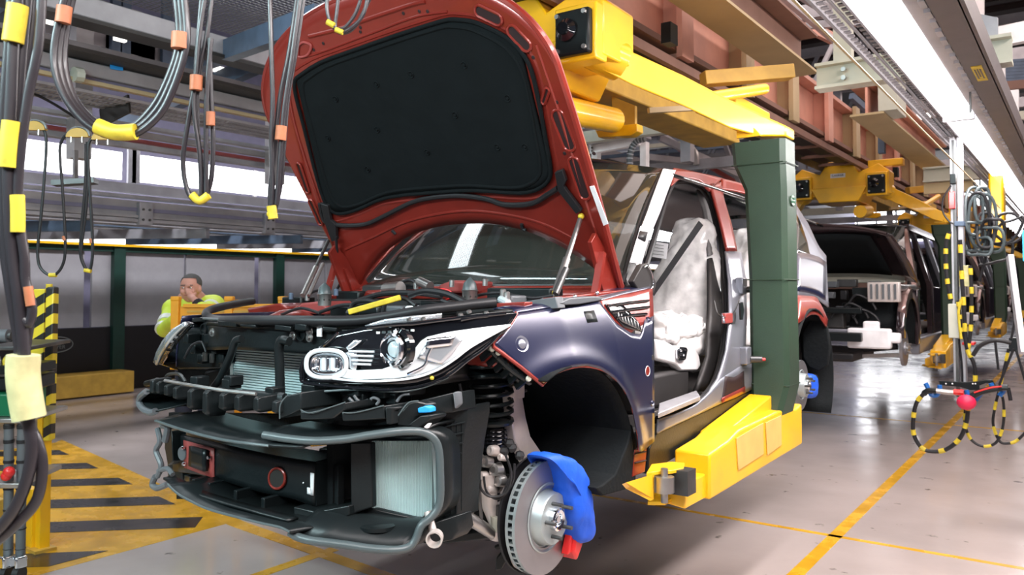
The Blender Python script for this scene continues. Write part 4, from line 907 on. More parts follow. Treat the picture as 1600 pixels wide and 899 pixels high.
# chrome bowl running under and up to the rear tip
hp([(520, 575), (560, 579), (600, 577), (625, 566), (648, 545), (662, 528), (700, 519), (750, 512), (795, 507)], [(520, 588), (560, 594), (610, 592), (650, 588), (680, 578), (705, 563), (728, 545), (760, 528), (797, 509)], -.014, 'chrome_bowl', 'lamp_white')
hp([(652, 560), (668, 534), (700, 524), (712, 523)], [(690, 570), (708, 552), (716, 540), (722, 532)], -.028, 'inner_reflector', 'lamp_silver', nu=10)
hp([(667, 530), (690, 527), (710, 526)], [(664, 545), (690, 542), (706, 540)], -.036, 'reflector_cell', 'chrome', nu=8, nv=3)
ptube([(520, 592), (565, 596), (610, 595), (650, 590), (684, 578), (710, 562), (735, 543), (770, 523), (798, 508)], .004, 'light_guide', 'lamp_white', hl, gC(-.022))
ptube([(636, 585), (662, 572), (668, 556), (680, 532)], .004, 'light_guide', 'chrome', hl, gC(-.034))
# oval daytime lamp
def ring(cx, cy, rx_, ry_, off, r, name, m, n=30, ex=2.6):
    q = []
    for k in range(n):
        a = 2*math.pi*k/n; ca, sa = math.cos(a), math.sin(a)
        q.append(hit(cx+rx_*abs(ca)**(2/ex)*(1 if ca > 0 else -1), cy+ry_*abs(sa)**(2/ex)*(1 if sa > 0 else -1), gC(off)))
    return MB().tube(q, r, 8, closed=True).build(name, m, hl, smooth=True), q
ring(510, 569, 31.5, 21.5, -.016, .0075, 'oval_ring', 'lamp_white'); ring(511, 569, 24, 14.5, -.018, .005, 'oval_inner_ring', 'chrome')
_, q = ring(511, 569, 21, 12.5, -.006, .003, 'oval_bezel', 'chrome')
MB().prism(q, (0, .01, 0)).build('oval_reflector', 'lamp_silver', hl)
for k in range(5):
    p = hit(497+k*7, 569, gC(-.014)); MB().box(p.x-.008, p.x+.006, p.y, p.y+.012, p.z-.022, p.z+.02).build('reflector_flute', 'lamp_white' if k % 2 else 'chrome', hl, bevel=.003)
for (a, b) in [((545, 549), (585, 550)), ((548, 556), (584, 557)), ((550, 563), (582, 564)), ((552, 569), (580, 570))]:
    ptube([a, b], .0042, 'silver_blade', 'lamp_silver', hl, gC(-.02), sm=0)
hp([(541, 543), (552, 533), (556, 531)], [(545, 548), (560, 538), (565, 533)], -.016, 'upper_blade', 'lamp_silver', nu=6, nv=3)
hp([(540, 551), (546, 560), (546, 575)], [(556, 549), (560, 562), (556, 580)], -.012, 'web_blade', 'lamp_silver', nu=6, nv=3)
# projector
pc = hit(616, 546, gC(.0)); ax = Vector((.42, -.88, .0)).normalized(); ax = Vector((-.1, -1, .02)).normalized()
MB().lathe([(.052, .0), (.052, .016), (.046, .019), (.040, .008), (.038, -.01)], pc, ax, 36).build('projector_ring', 'chrome', hl, smooth=True)
MB().lathe([(.039, -.01), (.037, .006), (.031, .008), (.028, .0)], pc, ax, 36).build('projector_inner_ring', 'lamp_silver', hl, smooth=True)
MB().lathe([(.026, .0), (.023, .008), (.014, .014), (0, .016)], pc, ax, 30).build('projector_lens', 'lens', hl, smooth=True)
MB().lathe([(.052, .0), (.054, .006), (.064, .0), (.064, -.02)], pc+Vector((.006, .006, 0)), ax, 36).build('projector_shroud', 'black_gloss', hl, smooth=True)
for k in range(7):
    p = hit(590+k*9, 520-k*.6, gC(-.014)); MB().box(p.x-.006, p.x+.004, p.y, p.y+.006, p.z-.004, p.z+.003).build('etched_mark', 'reflective' if k % 3 == 0 else 'grey_edge', hl)
for a, b in [((574, 513), (640, 507)), ((640, 507), (790, 490)), ((720, 500), (762, 494))]:
    ptube([a, ((a[0]+b[0])/2, (a[1]+b[1])/2-1), b], .006, 'lamp_top_flange', 'black_gloss', hl, gC(-.01))
ptube([(528, 521), (504, 542), (484, 551), (473, 568), (471, 588), (480, 599), (560, 607), (615, 609), (660, 603), (700, 587), (730, 564), (765, 538), (800, 497)], .0055, 'lamp_rim', 'black_gloss', hl, gC(-.006))
c = hit(675, 591, gC(-.02)); MB().sphere(c, .007, 8).build('yellow_dot', 'tape_yellow', hl, smooth=True)
ptube([(505, 612), (560, 609), (620, 612), (660, 606), (700, 590)], .004, 'lamp_lower_lip', 'grey_edge', hl, gC(-.002))
# glare on the slam panel by the headlamp, put in as a silver strip
patch([(570, 509), (600, 499), (640, 494), (690, 490)], [(575, 512), (600, 508), (640, 504), (690, 498)], gC(.10), 'silver_glare', 'lamp_silver', car, 12, 3, .006)
patch([(714, 494), (740, 490), (800, 485)], [(714, 499), (740, 495), (800, 489)], gC(.05), 'upper_trim', 'black_satin', car, 10, 2, .01)
for x, y in [(733, 489), (760, 491), (720, 494), (640, 501), (662, 500)]:
    p = hit(x, y, gC(.03)); MB().lathe([(0, .008), (.008, .008), (.009, 0)], p, (0, -.4, 1), 10).build('trim_screw', 'steel', car)
# far (right-hand) headlamp, seen edge on
fh = patch([(293, 503), (280, 512), (262, 530), (250, 548), (242, 562)], [(300, 506), (289, 520), (275, 535), (262, 552), (250, 570)], gC(.0), 'headlamp_far', 'black_gloss', car, 14, 4, .02)
patch([(290, 503), (270, 515), (256, 532), (246, 550), (240, 566)], [(293, 507), (278, 520), (264, 537), (252, 555), (246, 571)], gC(-.02), 'far_lens', 'lamp_silver', fh, 12, 3, .01)
for x, y in [(272, 527), (268, 534), (262, 547)]: p = hit(x+4, y, gC(-.01)); MB().box(p.x-.02, p.x+.02, p.y-.005, p.y, p.z-.004, p.z+.003).build('led_bar', 'chrome', fh)
MB().prism([P(a_, b_, Y=2.0) for a_, b_ in ((298, 503), (283, 511), (263, 534), (248, 560), (251, 571), (275, 579), (302, 579), (302, 508))], (0, .08, 0)).build('lamp_back_far', 'black_gloss', car, bevel=.006)
MB().prism([P(a_, b_, Y=1.9) for a_, b_ in ((258, 660), (282, 664), (284, 752), (262, 750))], (0, .12, 0)).build('beam_end_far', K, car, bevel=.006)
MB().prism([P(a_, b_, Y=1.98) for a_, b_ in ((276, 572), (362, 572), (362, 616), (300, 612), (278, 598))], (0, .06, 0)).build('dark_filler_far', 'liner_black', car, bevel=.006)  # dark sheet added to black out the gap below the far lamp
# --- energy absorber row
row = [(236, 605, 11, 26), (245, 607, 8, 22), (258, 611, 10, 20), (272, 615, 10, 22), (295, 625, 12, 34), (319, 631, 12, 42), (345, 629, 13, 28), (369, 631, 12, 26), (399, 633, 12, 24), (428, 637, 11, 20)]
for i, (x, y, w_, h_) in enumerate(row):
    p = hit(x, y, gB(-.02)); sx_ = p.y*w_/1250*.95*1.25; hz = h_/1250*2.75/2
    secs = []
    for dy, k1 in ((-.0, .72), (.012, .95), (.07, 1.0)):
        a, b = sx_*k1, hz*k1; secs.append([(p.x-a, p.y+dy, p.z-b*.85), (p.x-a*.8, p.y+dy, p.z+b), (p.x+a*.8, p.y+dy, p.z+b), (p.x+a, p.y+dy, p.z-b*.7), (p.x+a*.5, p.y+dy, p.z-b), (p.x-a, p.y+dy, p.z-b*.85)])
    m_ = MB().grid(secs); m_.f.append((0, 1, 2, 3, 4)); m_.build('absorber_block', K, car, bevel=.003)
ptube([(228, 600), (245, 597), (270, 601), (310, 610), (360, 615), (405, 618), (445, 622)], .016, 'absorber_bar', K, car, gB(.06), 8)
ptube([(258, 595), (285, 600), (320, 606), (352, 611), (400, 616)], .006, 'silver_rod', 'steel', car, gB(.0), 8)
ptube([(258, 597), (262, 586), (280, 585), (290, 597)], .006, 'wire_bracket', 'steel_dark', car, gB(.1))
for x, y in [(302, 599), (352, 603), (420, 617), (355, 598)]:
    p = hit(x, y, gB(.05)); MB().box(p.x-.022, p.x+.02, p.y, p.y+.05, p.z-.012, p.z+.022).build('rubber_mount', 'black_satin', car, bevel=.004)
q = [hit(x, y, gB(-.03)) for x, y in smooth_path([(229, 612), (220, 620), (218, 630), (224, 640), (236, 645), (243, 643)], 4)]
MB().tube(q, .012, 8).build('corner_lip', 'grey_plastic', car, smooth=True); MB().grid([q, [p+Vector((.05, .08, .02)) for p in q], [p+Vector((.12, .16, .01)) for p in q]]).build('corner_cup', 'black_satin', car, smooth=True, solid=.006)
# plate and ledges below the headlamp
def solidpoly(pts, off, th, name, m=K, bev=.004, g=gB, par=None):
    q = [hit(x, y, g(off)) for x, y in pts]; c = sum(q, Vector())/len(q)
    # best-fit flat outline, then real thickness
    a = max(q, key=lambda p: p.x); b = min(q, key=lambda p: p.x); sl = (a.y-b.y)/max(.01, (a.x-b.x))
    q = [Vector((p.x, c.y+(p.x-c.x)*sl, p.z)) for p in q]
    return MB().prism(q, (0, th, 0)).build(name, m, par or car, bevel=bev)
solidpoly([(436, 655), (437, 632), (446, 619), (470, 613), (471, 640), (455, 648)], .0, .16, 'guide_plate')
solidpoly([(470, 642), (488, 645), (540, 629), (540, 640), (520, 655), (486, 657), (470, 656)], -.02, .16, 'ledge_box')
solidpoly([(472, 600), (560, 612), (600, 620), (600, 640), (540, 632), (490, 640), (472, 640)], .16, .05, 'duct_wall')
solidpoly([(533, 645), (556, 645), (600, 634), (602, 655), (556, 658), (535, 659)], -.02, .14, 'ledge_box')
solidpoly([(602, 636), (620, 636), (622, 640), (613, 642), (612, 664), (603, 664)], -.03, .03, 'bolt_bracket', 'black_satin')
solidpoly([(620, 665), (622, 650), (638, 630), (652, 627), (668, 632), (672, 648), (650, 652), (640, 668)], .02, .1, 'curved_duct')
solidpoly([(655, 626), (705, 614), (708, 645), (672, 648), (657, 645)], .06, .12, 'side_box')
solidpoly([(636, 665), (656, 650), (672, 649), (672, 655), (652, 670)], -.02, .08, 'duct_lip', 'black_satin')
solidpoly([(707, 613), (716, 612), (718, 632), (710, 640)], .04, .02, 'zinc_tab', 'grey_plastic')
solidpoly([(652, 638), (660, 636), (664, 634), (671, 637), (672, 645), (662, 646), (653, 646)], -.0, .03, 'blue_plug', 'blue_plastic', .003)
solidpoly([(662, 668), (668, 662), (672, 662), (667, 670)], -.04, .01, 'white_chip', 'white', .001)
for x, y, w_ in [(500, 605, 30), (545, 612, 40), (590, 615, 30), (630, 612, 24), (560, 625, 20), (610, 625, 20), (580, 632, 16)]:
    p = hit(x, y, gB(.12)); MB().box(p.x-w_*.001, p.x+w_*.001, p.y, p.y+.08, p.z-.015, p.z+.02).build('bracket_block', 'black_satin', car, bevel=.004)
for pts in ([(553, 618), (562, 628), (575, 626)], [(575, 630), (583, 622), (592, 626), (588, 633)], [(620, 628), (628, 618), (640, 616)], [(545, 622), (560, 636), (570, 640)]):
    ptube(pts, .005, 'harness_wire', 'grey_plastic', car, gB(.09))
for pts in ([(470, 641), (488, 645), (540, 629)], [(535, 645), (556, 645), (600, 634)], [(437, 655), (438, 633), (448, 619)], [(622, 650), (638, 630), (654, 627)]):
    ptube(pts, .0022, 'moulded_edge', 'grey_edge', car, gB(-.024), 6)
# side baffle with grid ribs behind the intercooler
sb = solidpoly([(684, 652), (700, 640), (731, 634), (731, 650), (722, 700), (714, 770), (712, 812), (686, 820), (690, 740), (686, 690)], .14, .12, 'side_baffle', 'black_plastic')
for k in range(9):
    y = 668+k*16; ptube([(688, y), (700, y-2), (727-k*1.6, y-8)], .003, 'baffle_rib', 'black_satin', sb, gB(.13), 5, sm=2)
for k in range(5):
    x = 690+k*8; ptube([(x, 660), (x-1, 810-k*3)], .002, 'baffle_rib', 'black_satin', sb, gB(.135), 5, sm=0)
solidpoly([(668, 820), (712, 806), (716, 830), (706, 845), (680, 850), (664, 845)], .05, .08, 'duct_socket')
# intercooler
ic = solidpoly([(582, 688), (676, 686), (679, 796), (655, 811), (583, 794)], .20, .06, 'intercooler', 'radiator_dark', 0)
m_ = MB()
for k in range(38):
    x = 583.5+k*2.5; yb = 793+(x-583)*.24 if x < 655 else 811-(x-655)*.62
    a, b = hit(x, 689, gB(.185)), hit(x, yb, gB(.185)); m_.bar(a, b, .0028, .012, (0, 1, 0))
o = m_.build('intercooler_fins', 'radiator', ic); o['kind'] = 'stuff'
solidpoly([(675, 686), (680, 686), (682, 796), (679, 797)], .18, .03, 'intercooler_side', 'radiator', 0, par=ic)
# opening frame (grey lip) round the intercooler
frame = [(412, 680), (430, 683), (450, 686), (480, 689), (508, 689), (545, 686), (573, 681), (610, 676), (640, 674), (662, 676), (678, 686), (686, 705), (688, 745), (688, 775), (684, 795), (672, 810), (658, 822), (650, 842), (640, 855), (620, 860), (595, 859), (573, 857), (540, 852), (508, 848), (480, 844), (462, 838), (453, 832)]
q = [hit(x, y, gB(-.02)) for x, y in smooth_path(frame, 3)]
MB().tube(q, .0125, 10).build('opening_frame', 'grey_edge', car, smooth=True)
MB().grid([q, [p+Vector((-.004, .10, 0)) for p in q]]).build('opening_inner_wall', K, car, smooth=True, solid=.006)
def shelf(pts, off, depth, name, m=K, dz=0, th=.008, n=26, up=0):
    q = [hit(x, y, gB(off)) for x, y in resample(pts, n)]
    return MB().grid([q, [p+Vector((0, depth*.4, dz+up)) for p in q], [p+Vector((0, depth, dz)) for p in q]]).build(name, m, car, smooth=True, solid=th)
shelf([(243, 658), (292, 674), (350, 688), (420, 697), (470, 700)], -.03, .22, 'upper_undertray', 'black_satin', .01)
shelf([(412, 680), (480, 689), (545, 686), (610, 676), (660, 676)], -.015, .18, 'upper_shelf', 'black_satin', .015)
ptube([(243, 658), (292, 674), (350, 688), (420, 697)], .005, 'undertray_lip', 'grey_edge', car, gB(-.032))
shelf([(262, 757), (278, 772), (305, 787), (335, 799), (404, 817), (436, 824), (455, 832)], -.05, .26, 'lower_undertray', 'black_satin', -.012)
ptube([(262, 757), (278, 772), (305, 787), (335, 799), (404, 817), (436, 824), (453, 832)], .004, 'undertray_lip', 'grey_edge', car, gB(-.052))
shelf([(255, 748), (275, 760), (305, 774), (350, 788), (404, 803), (450, 815)], .0, .04, 'lower_ridge', K, .0)
shelf([(453, 834), (508, 847), (573, 856), (620, 859), (645, 848), (655, 822)], .0, .28, 'corner_undertray', 'black_satin', .05)
# ribs between beam and lower tray
for x, y in ((321, 758), (387, 776), (345, 764), (430, 788)):
    p = hit(x, y, gB(.13)); MB().box(p.x-.009, p.x+.009, p.y-.05, p.y+.1, p.z-.022, p.z+.03).build('tray_rib', K, car, bevel=.003)
solidpoly([(300, 640), (440, 660), (560, 668), (690, 640), (690, 668), (560, 688), (400, 705), (300, 695)], .26, .03, 'dark_filler', 'liner_black')  # dark sheet added so the gap behind the ledges reads as shade
solidpoly([(300, 695), (400, 705), (560, 720), (560, 800), (460, 815), (350, 795), (300, 775)], .26, .03, 'dark_filler', 'liner_black')  # second added dark sheet, behind the crash beam
solidpoly([(350, 545), (365, 545), (365, 616), (480, 622), (480, 640), (330, 625)], .34, .03, 'radiator_shroud', 'liner_black')
MB().lathe([(.065, 0), (.065, .012), (.055, .016), (.02, .016), (.018, .006), (0, .006)], hit(590, 824, gB(.12)), (0, 0, 1), 30).build('tray_boss', K, car, smooth=True)
solidpoly([(547, 692), (580, 692), (582, 793), (560, 800), (548, 806)], .12, .02, 'divider_plate')
solidpoly([(565, 800), (583, 795), (655, 812), (640, 822), (600, 826), (568, 815)], .16, .04, 'sloped_deck', 'black_satin')
solidpoly([(459, 792), (492, 800), (545, 790), (547, 805), (520, 820), (476, 822), (460, 815)], .10, .12, 'beam_pedestal')
# crash beam
bt = [(272, 678), (310, 686), (364, 699), (420, 711), (459, 718), (493, 723)]; bb = [(272, 736), (310, 741), (335, 747), (404, 768), (459, 779), (493, 791)]
cb = patch(bt, bb, gB(.14), 'crash_beam', 'black_plastic', car, 24, 6, .01)
qt, qb = [hit(x, y, gB(.14)) for x, y in resample(bt, 24)], [hit(x, y, gB(.14)) for x, y in resample(bb, 24)]
MB().grid([qt, [p+Vector((0, .13, .0)) for p in qt]]).build('beam_top', K, cb, solid=.006); MB().grid([qb, [p+Vector((0, .13, 0)) for p in qb]]).build('beam_bottom', K, cb, solid=.006)
MB().prism([qt[-1], qb[-1], qb[-1]+Vector((0, .18, 0)), qt[-1]+Vector((0, .18, 0))], (.004, 0, 0)).build('beam_end', K, cb)
MB().bar(qt[-1]+Vector((-.1, .12, -.03)), qt[-1]+Vector((.16, .2, -.03)), .06, .10).build('beam_mount', K, cb, bevel=.004)
patch([(287, 688), (320, 697), (335, 701)], [(288, 731), (320, 743), (335, 747)], gB(.132), 'red_bracket', 'red_dull', car, 8, 3, .003)
patch([(298, 697), (323, 704)], [(297, 728), (322, 737)], gB(.118), 'sensor_panel', 'black_satin', car, 6, 3, .014)
patch([(297, 696), (322, 703)], [(296, 727), (321, 736)], gB(.117), 'sensor_rim', 'black_plastic', car, 3, 3, .004) if False else None
for x, y in [(287, 700), (289, 725), (328, 715)]:
    MB().lathe([(0, .010), (.006, .010), (.008, .003), (.008, 0)], hit(x, y, gB(.125)), (0, -1, 0), 10).build('zinc_bolt', 'chrome', car, smooth=True)
c = hit(285, 709, gB(.125)); MB().lathe([(0, .004), (.024, .004), (.026, 0)], c, (0, -1, 0), 20).build('sensor_disc', 'grey_plastic', car, smooth=True)
def oval(cx, cy, rx_, ry_, g, n=24): return [hit(cx+rx_*math.cos(2*math.pi*k/n), cy+ry_*math.sin(2*math.pi*k/n), g) for k in range(n)]
MB().tube(oval(433, 748, 12.5, 16, gB(.13)), .005, 8, closed=True).build('towing_eye_ring', 'red_paint', car, smooth=True)
MB().prism(oval(433, 748, 11.5, 15, gB(.128)), (0, .005, 0)).build('towing_eye_hole', 'track_black', car)
patch([(485, 739), (491, 740)], [(485, 774), (490, 775)], gB(.13), 'paper_label', 'white', car, 3, 3, .002)
patch([(480, 762), (486, 763)], [(480, 772), (486, 774)], gB(.13), 'paper_label', 'white', car, 3, 3, .002)
MB().sphere(hit(474, 755, gB(.13)), .003, 8).build('paint_dot', 'white', car)
solidpoly([(258, 672), (268, 674), (270, 722), (262, 728), (257, 700)], .10, .06, 'beam_side_block')
solidpoly([(272, 737), (300, 744), (300, 755), (280, 756)], .16, .1, 'beam_pedestal')
# far-corner crumpled trim
for pts, r_ in [([(246, 670), (250, 690), (244, 705), (252, 728), (246, 745)], .010), ([(243, 745), (238, 757), (246, 763), (262, 757)], .011), ([(254, 665), (262, 668), (258, 690)], .012), ([(248, 736), (262, 733), (270, 742)], .009)]:
    ptube(pts, r_, 'corner_trim', 'grey_plastic', car, gB(-.0), 8)
MB().lathe([(.024, 0), (.026, .03), (.021, .03), (.018, .0)], hit(681, 838, gB(-.02)), (.5, -.85, -.1), 24).build('hose_stub', 'alu_cast', car, smooth=True)
MB().cyl(hit(678, 834, gB(.0)), hit(668, 800, gB(.05)), .012, 10).build('stub_neck', 'alu_cast', car, smooth=True)

# --- engine bay
MB().box(CX-.62, CX+.62, CY-.42, CY+.36, 1.22, 1.36).build('engine_block', 'steel_dark', car, bevel=.03)
MB().box(CX-.30, CX+.28, CY-.30, CY+.22, 1.36, 1.43).build('engine_cover', 'black_plastic', car, bevel=.025)
for m in (1, -1):
    MB().box(CX+m*.70-.07, CX+m*.70+.07, CY-.22, CY+.4, 1.28, 1.40).build('inner_wing', 'red_paint', car, bevel=.02)
    MB().sphere((CX+m*.60, CY+.02, 1.36), .14, 16, (1, 1, .7)).build('strut_tower', 'red_paint', car, smooth=True)
# tower cones (silver perforated cup, grey cone)
for px, py, Yp in [(507, 470, 2.35), (734, 466, 2.45)]:
    b = P(px, py+8, Y=Yp)
    cu = MB().lathe([(.028, 0), (.030, .045), (.034, .050), (.030, .052)], b, (0, 0, 1), 20).build('tower_cup', 'steel', car, smooth=True)
    MB().lathe([(.030, .052), (.024, .08), (.004, .10), (0, .101)], b, (0, 0, 1), 20).build('tower_cone', 'grey_edge', cu, smooth=True)
    for k in range(8):
        a = 2*math.pi*k/8; MB().sphere(b+Vector((.030*math.cos(a), .030*math.sin(a), .026)), .004, 6).build('cup_hole', 'track_black', cu)
slab([(452, 490), (470, 474), (498, 471), (512, 480), (510, 492)], .2, 'red_tower_panel', 'red_dull', car, .01, Y=2.5)
slab([(385, 482), (435, 474), (450, 480), (445, 490), (388, 491)], .2, 'red_wing_panel', 'red_paint', car, .01, Y=2.6)
slab([(684, 446), (705, 438), (740, 440), (735, 458), (690, 458)], .15, 'red_film_box', 'red_dull', car, .01, Y=2.75)
ys = MB().bar(P(545, 488, Y=2.10), P(626, 465, Y=2.22), .034, .022).build('yellow_strap', 'tape_yellow', car, bevel=.004)
for x, y in [(553, 488), (545, 489)]: MB().sphere(P(x, y, Y=2.12), .013, 8).build('strap_band', 'rubber', ys)
MB().cyl(P(603, 452, Y=2.72), P(626, 450, Y=2.7), .030, 14).build('silver_reservoir', 'steel', car, smooth=True)
MB().cyl(P(655, 440, Y=2.72), P(672, 448, Y=2.7), .022, 12).build('pipe_joint', 'steel', car, smooth=True)
hs = [([(548, 492), (553, 474), (575, 470), (600, 476)], 2.25, .010), ([(598, 492), (605, 470), (630, 466), (650, 478)], 2.25, .009), ([(560, 470), (600, 459), (650, 458), (690, 463)], 2.5, .012), ([(500, 488), (530, 478), (560, 476), (600, 473)], 2.3, .008), ([(640, 462), (665, 455), (700, 460), (730, 475)], 2.4, .013), ([(440, 492), (470, 482), (500, 490)], 2.35, .007), ([(745, 462), (780, 458), (830, 466), (865, 462)], 2.5, .006), ([(690, 470), (720, 478), (760, 476)], 2.35, .008), ([(480, 468), (486, 458), (500, 455), (500, 470)], 2.7, .007), ([(620, 445), (640, 438), (655, 446)], 2.8, .008)]
for pts, y, r_ in hs: ptube(pts, r_, 'engine_hose', 'rubber', car, Y=y)
ptube([(676, 460), (690, 452), (704, 456), (702, 466), (694, 470)], .004, 'red_pipe', 'red_plastic', car, Y=2.55)
for a, b, y, m_name in [((515, 478), (545, 492), 2.45, 'black_satin'), ((560, 478), (590, 490), 2.4, 'black_plastic'), ((632, 478), (650, 490), 2.42, 'white'), ((655, 470), (690, 482), 2.5, 'black_satin'), ((440, 464), (470, 480), 2.8, 'black_plastic'), ((520, 455), (560, 468), 2.85, 'black_satin'), ((565, 446), (600, 458), 2.9, 'steel_dark'), ((628, 444), (650, 460), 2.85, 'black_satin'), ((760, 450), (860, 462), 2.7, 'black_plastic'), ((785, 462), (800, 470), 2.4, 'grey_plastic'), ((594, 478), (628, 486), 2.45, 'grey_plastic')]:
    p, r_ = P(*a, Y=y), P(*b, Y=y); MB().box(min(p.x, r_.x), max(p.x, r_.x), y, y+.1, min(p.z, r_.z)-.03, max(p.z, r_.z)).build('engine_component', m_name, car, bevel=.008)
for x, y, yy in [(455, 468, 2.75), (480, 470, 2.7), (525, 462, 2.8), (650, 452, 2.75), (706, 449, 2.7), (758, 447, 2.75), (786, 466, 2.4), (792, 470, 2.38)]:
    MB().lathe([(.012, 0), (.012, .03), (.007, .034), (0, .034)], P(x, y, Y=yy), (0, 0, 1), 10).build('engine_cap', 'blue_steel' if x % 2 else 'steel', car, smooth=True)
MB().cyl(P(782, 468, Y=2.35), P(794, 474, Y=2.33), .014, 10).build('teal_connector', 'lens', car)

# --- front suspension
AX = Vector((CX+.84, CY-.02, .755))
def spring(cx, cy, z0, z1, r, n, t, nm, m):
    MB().tube([(cx+r*math.cos(a), cy+r*math.sin(a), z0+(z1-z0)*k/(n*14)) for k, a in [(k, 2*math.pi*k/14) for k in range(n*14+1)]], t, 6).build(nm, m, car, smooth=True)
spx, spy = P(768, 650, d=2.85).x, P(768, 650, d=2.85).y
spring(spx, spy, 1.08, 1.32, .075, 7, .0075, 'coil_spring', 'black_satin')
MB().lathe([(.055, .0), (.06, .012)]*10, (spx, spy, .95), (0, 0, 1), 20) if False else None
m_ = MB(); pr = []
for k in range(9): pr += [(.048, k*.014), (.058, k*.014+.007)]
m_.lathe(pr, (spx, spy, .96), (0, 0, 1), 22).build('strut_bellows', 'black_gloss', car, smooth=True)
MB().cyl((spx, spy, .80), (spx, spy, .97), .032, 16).build('damper_tube', 'rubber', car, smooth=True)
MB().lathe([(.075, 0), (.08, .01), (.03, .02)], (spx, spy, 1.07), (0, 0, 1), 24).build('spring_seat', 'black_satin', car, smooth=True)
# upright (cast alloy)
pts = [(800, 612, 40), (802, 628, 44), (806, 655, 46), (812, 685, 52), (828, 712, 62), (848, 745, 66)]
secs = []
for x, y, w_ in pts:
    c = P(x, y, X=CX+.70); wv = w_/1250*2.85/2; secs.append([c+Vector((dx, dy, 0)) for dx, dy in [(-.012, -wv), (.014, -wv*.85), (.02, 0), (.014, wv*.85), (-.012, wv), (-.012, -wv)]])
m_ = MB().grid(secs[::-1]); m_.build('steering_knuckle', 'alu_cast', car, smooth=True, bevel=.003)
b = P(805, 618, X=CX+.70); MB().box(b.x-.02, b.x+.02, b.y-.04, b.y+.035, b.z-.012, b.z+.04).build('knuckle_clamp', 'alu_cast', car, bevel=.005)
MB().cyl(b+Vector((0, .03, .01)), b+Vector((.0, .07, .01)), .006, 8).build('pinch_bolt', 'steel_dark', car)
MB().lathe([(0, .006), (.012, .006), (.014, 0)], P(801, 640, X=CX+.725), (1, 0, 0), 14).build('knuckle_boss', 'alu_cast', car, smooth=True)
hub_c = P(770, 745, d=2.84)
MB().sphere(hub_c, .055, 16, (.9, .8, 1.2)).build('wheel_carrier', 'steel_dark', car, smooth=True)
for x, y, r_ in [(752, 718, .018), (765, 722, .022), (780, 735, .024), (790, 715, .014), (775, 705, .02), (758, 745, .02), (786, 752, .022), (770, 765, .018)]:
    MB().lathe([(r_, 0), (r_*.9, .03), (r_*.5, .034), (0, .03)], P(x, y, d=2.79), (-.1, -1, .2), 14).build('carrier_lug', 'steel' if r_ > .02 else 'alu_cast', car, smooth=True)
m_ = MB(); m_.tube([P(760, 740, d=2.8), P(765, 790, d=2.8), P(776, 822, d=2.8)], [.04, .028, .022], 12).build('lower_knuckle', 'alu_cast', car, smooth=True)
MB().cyl(P(778, 806, d=2.78), P(778, 828, d=2.78), .026, 16).build('ball_joint_boot', 'cream_light', car, smooth=True); MB().cyl(P(778, 828, d=2.78), P(778, 842, d=2.78), .030, 16).build('ball_joint', 'alu_cast', car, smooth=True); MB().cyl(P(780, 790, d=2.78), P(779, 808, d=2.78), .010, 10).build('joint_stud', 'steel_dark', car)
MB().tube([P(710, 795, d=2.7), P(745, 818, d=2.72), P(762, 830, d=2.75), P(775, 838, d=2.78)], [.018, .022, .020, .018], 12).build('control_arm', 'steel', car, smooth=True)
MB().cyl(P(708, 793, d=2.69), P(724, 804, d=2.7), .02, 12).build('arm_sleeve', 'cream_light', car, smooth=True)
ptube([(714, 785), (740, 800), (770, 812), (800, 812)], .016, 'rear_link', 'black_satin', car, d=2.95)
for x, y in [(727, 796), (737, 801)]: MB().lathe([(0, .004), (.009, .004), (.010, 0)], P(x, y, d=2.9), (0, -1, .1), 12).build('link_hole', 'cream_light', car)
ptube([(748, 722), (749, 770), (752, 812)], .0065, 'drop_link', 'steel_dark', car, d=2.72)
ptube([(750, 750), (752, 765), (765, 776), (785, 774), (796, 758), (798, 735), (790, 712)], .0045, 'brake_hose', 'rubber', car, d=2.70)
ptube([(756, 745), (760, 768), (775, 780), (790, 772), (802, 750), (804, 725)], .004, 'sensor_cable', 'rubber', car, d=2.71)
ptube([(718, 600), (726, 640), (735, 665), (734, 690), (733, 722)], .005, 'wiring_loom', 'rubber', car, d=2.66)
ptube([(733, 700), (735, 722), (737, 738)], .0028, 'purple_wire', 'purple_cable', car, d=2.64); ptube([(728, 728), (734, 740)], .003, 'orange_wire', 'tape_orange', car, d=2.64, sm=0)
slab([(724, 728), (734, 727), (735, 746), (726, 748)], .02, 'cream_connector', 'cream_paint', car, .002, d=2.65); slab([(726, 744), (743, 742), (745, 765), (728, 768)], .03, 'black_connector', 'black_plastic', car, .003, d=2.66)
for x, y in [(716, 745), (722, 770), (740, 700), (800, 700), (812, 712), (796, 693), (788, 705)]:
    MB().sphere(P(x, y, d=2.78), .018, 8).build('bracket_knob', 'rubber', car, smooth=True)
slab([(735, 560), (830, 575), (832, 582), (740, 570)], .03, 'cross_brace', 'cream_paint', car, .003, d=2.9)
slab([(742, 545), (780, 540), (800, 560), (790, 580), (745, 572)], .05, 'inner_bracket', 'steel_dark', car, .004, d=3.0)
slab([(715, 640), (745, 640), (760, 760), (715, 770)], .02, 'red_rail_inner', 'dark_red', car, .004, d=3.02)
slab([(700, 770), (790, 800), (800, 830), (700, 800)], .04, 'subframe', 'rubber', car, .01, d=3.1)
slab([(660, 850), (735, 832), (780, 828), (770, 842), (700, 850)], .04, 'splash_lip', 'black_satin', car, .006, d=2.9)
slab([(774, 892), (776, 872), (790, 856), (806, 850), (806, 866), (792, 876), (784, 891)], .02, 'hanging_flap', 'black_satin', car, .004, d=2.80)
slab([(772, 856), (790, 848), (798, 856), (776, 860)], .02, 'flap_bracket', 'rubber', car, .003, d=2.79)
ptube([(799, 868), (806, 884), (826, 889), (833, 884)], .008, 'caliper_bracket_lower', 'alu_cast', car, X=CX+.79)
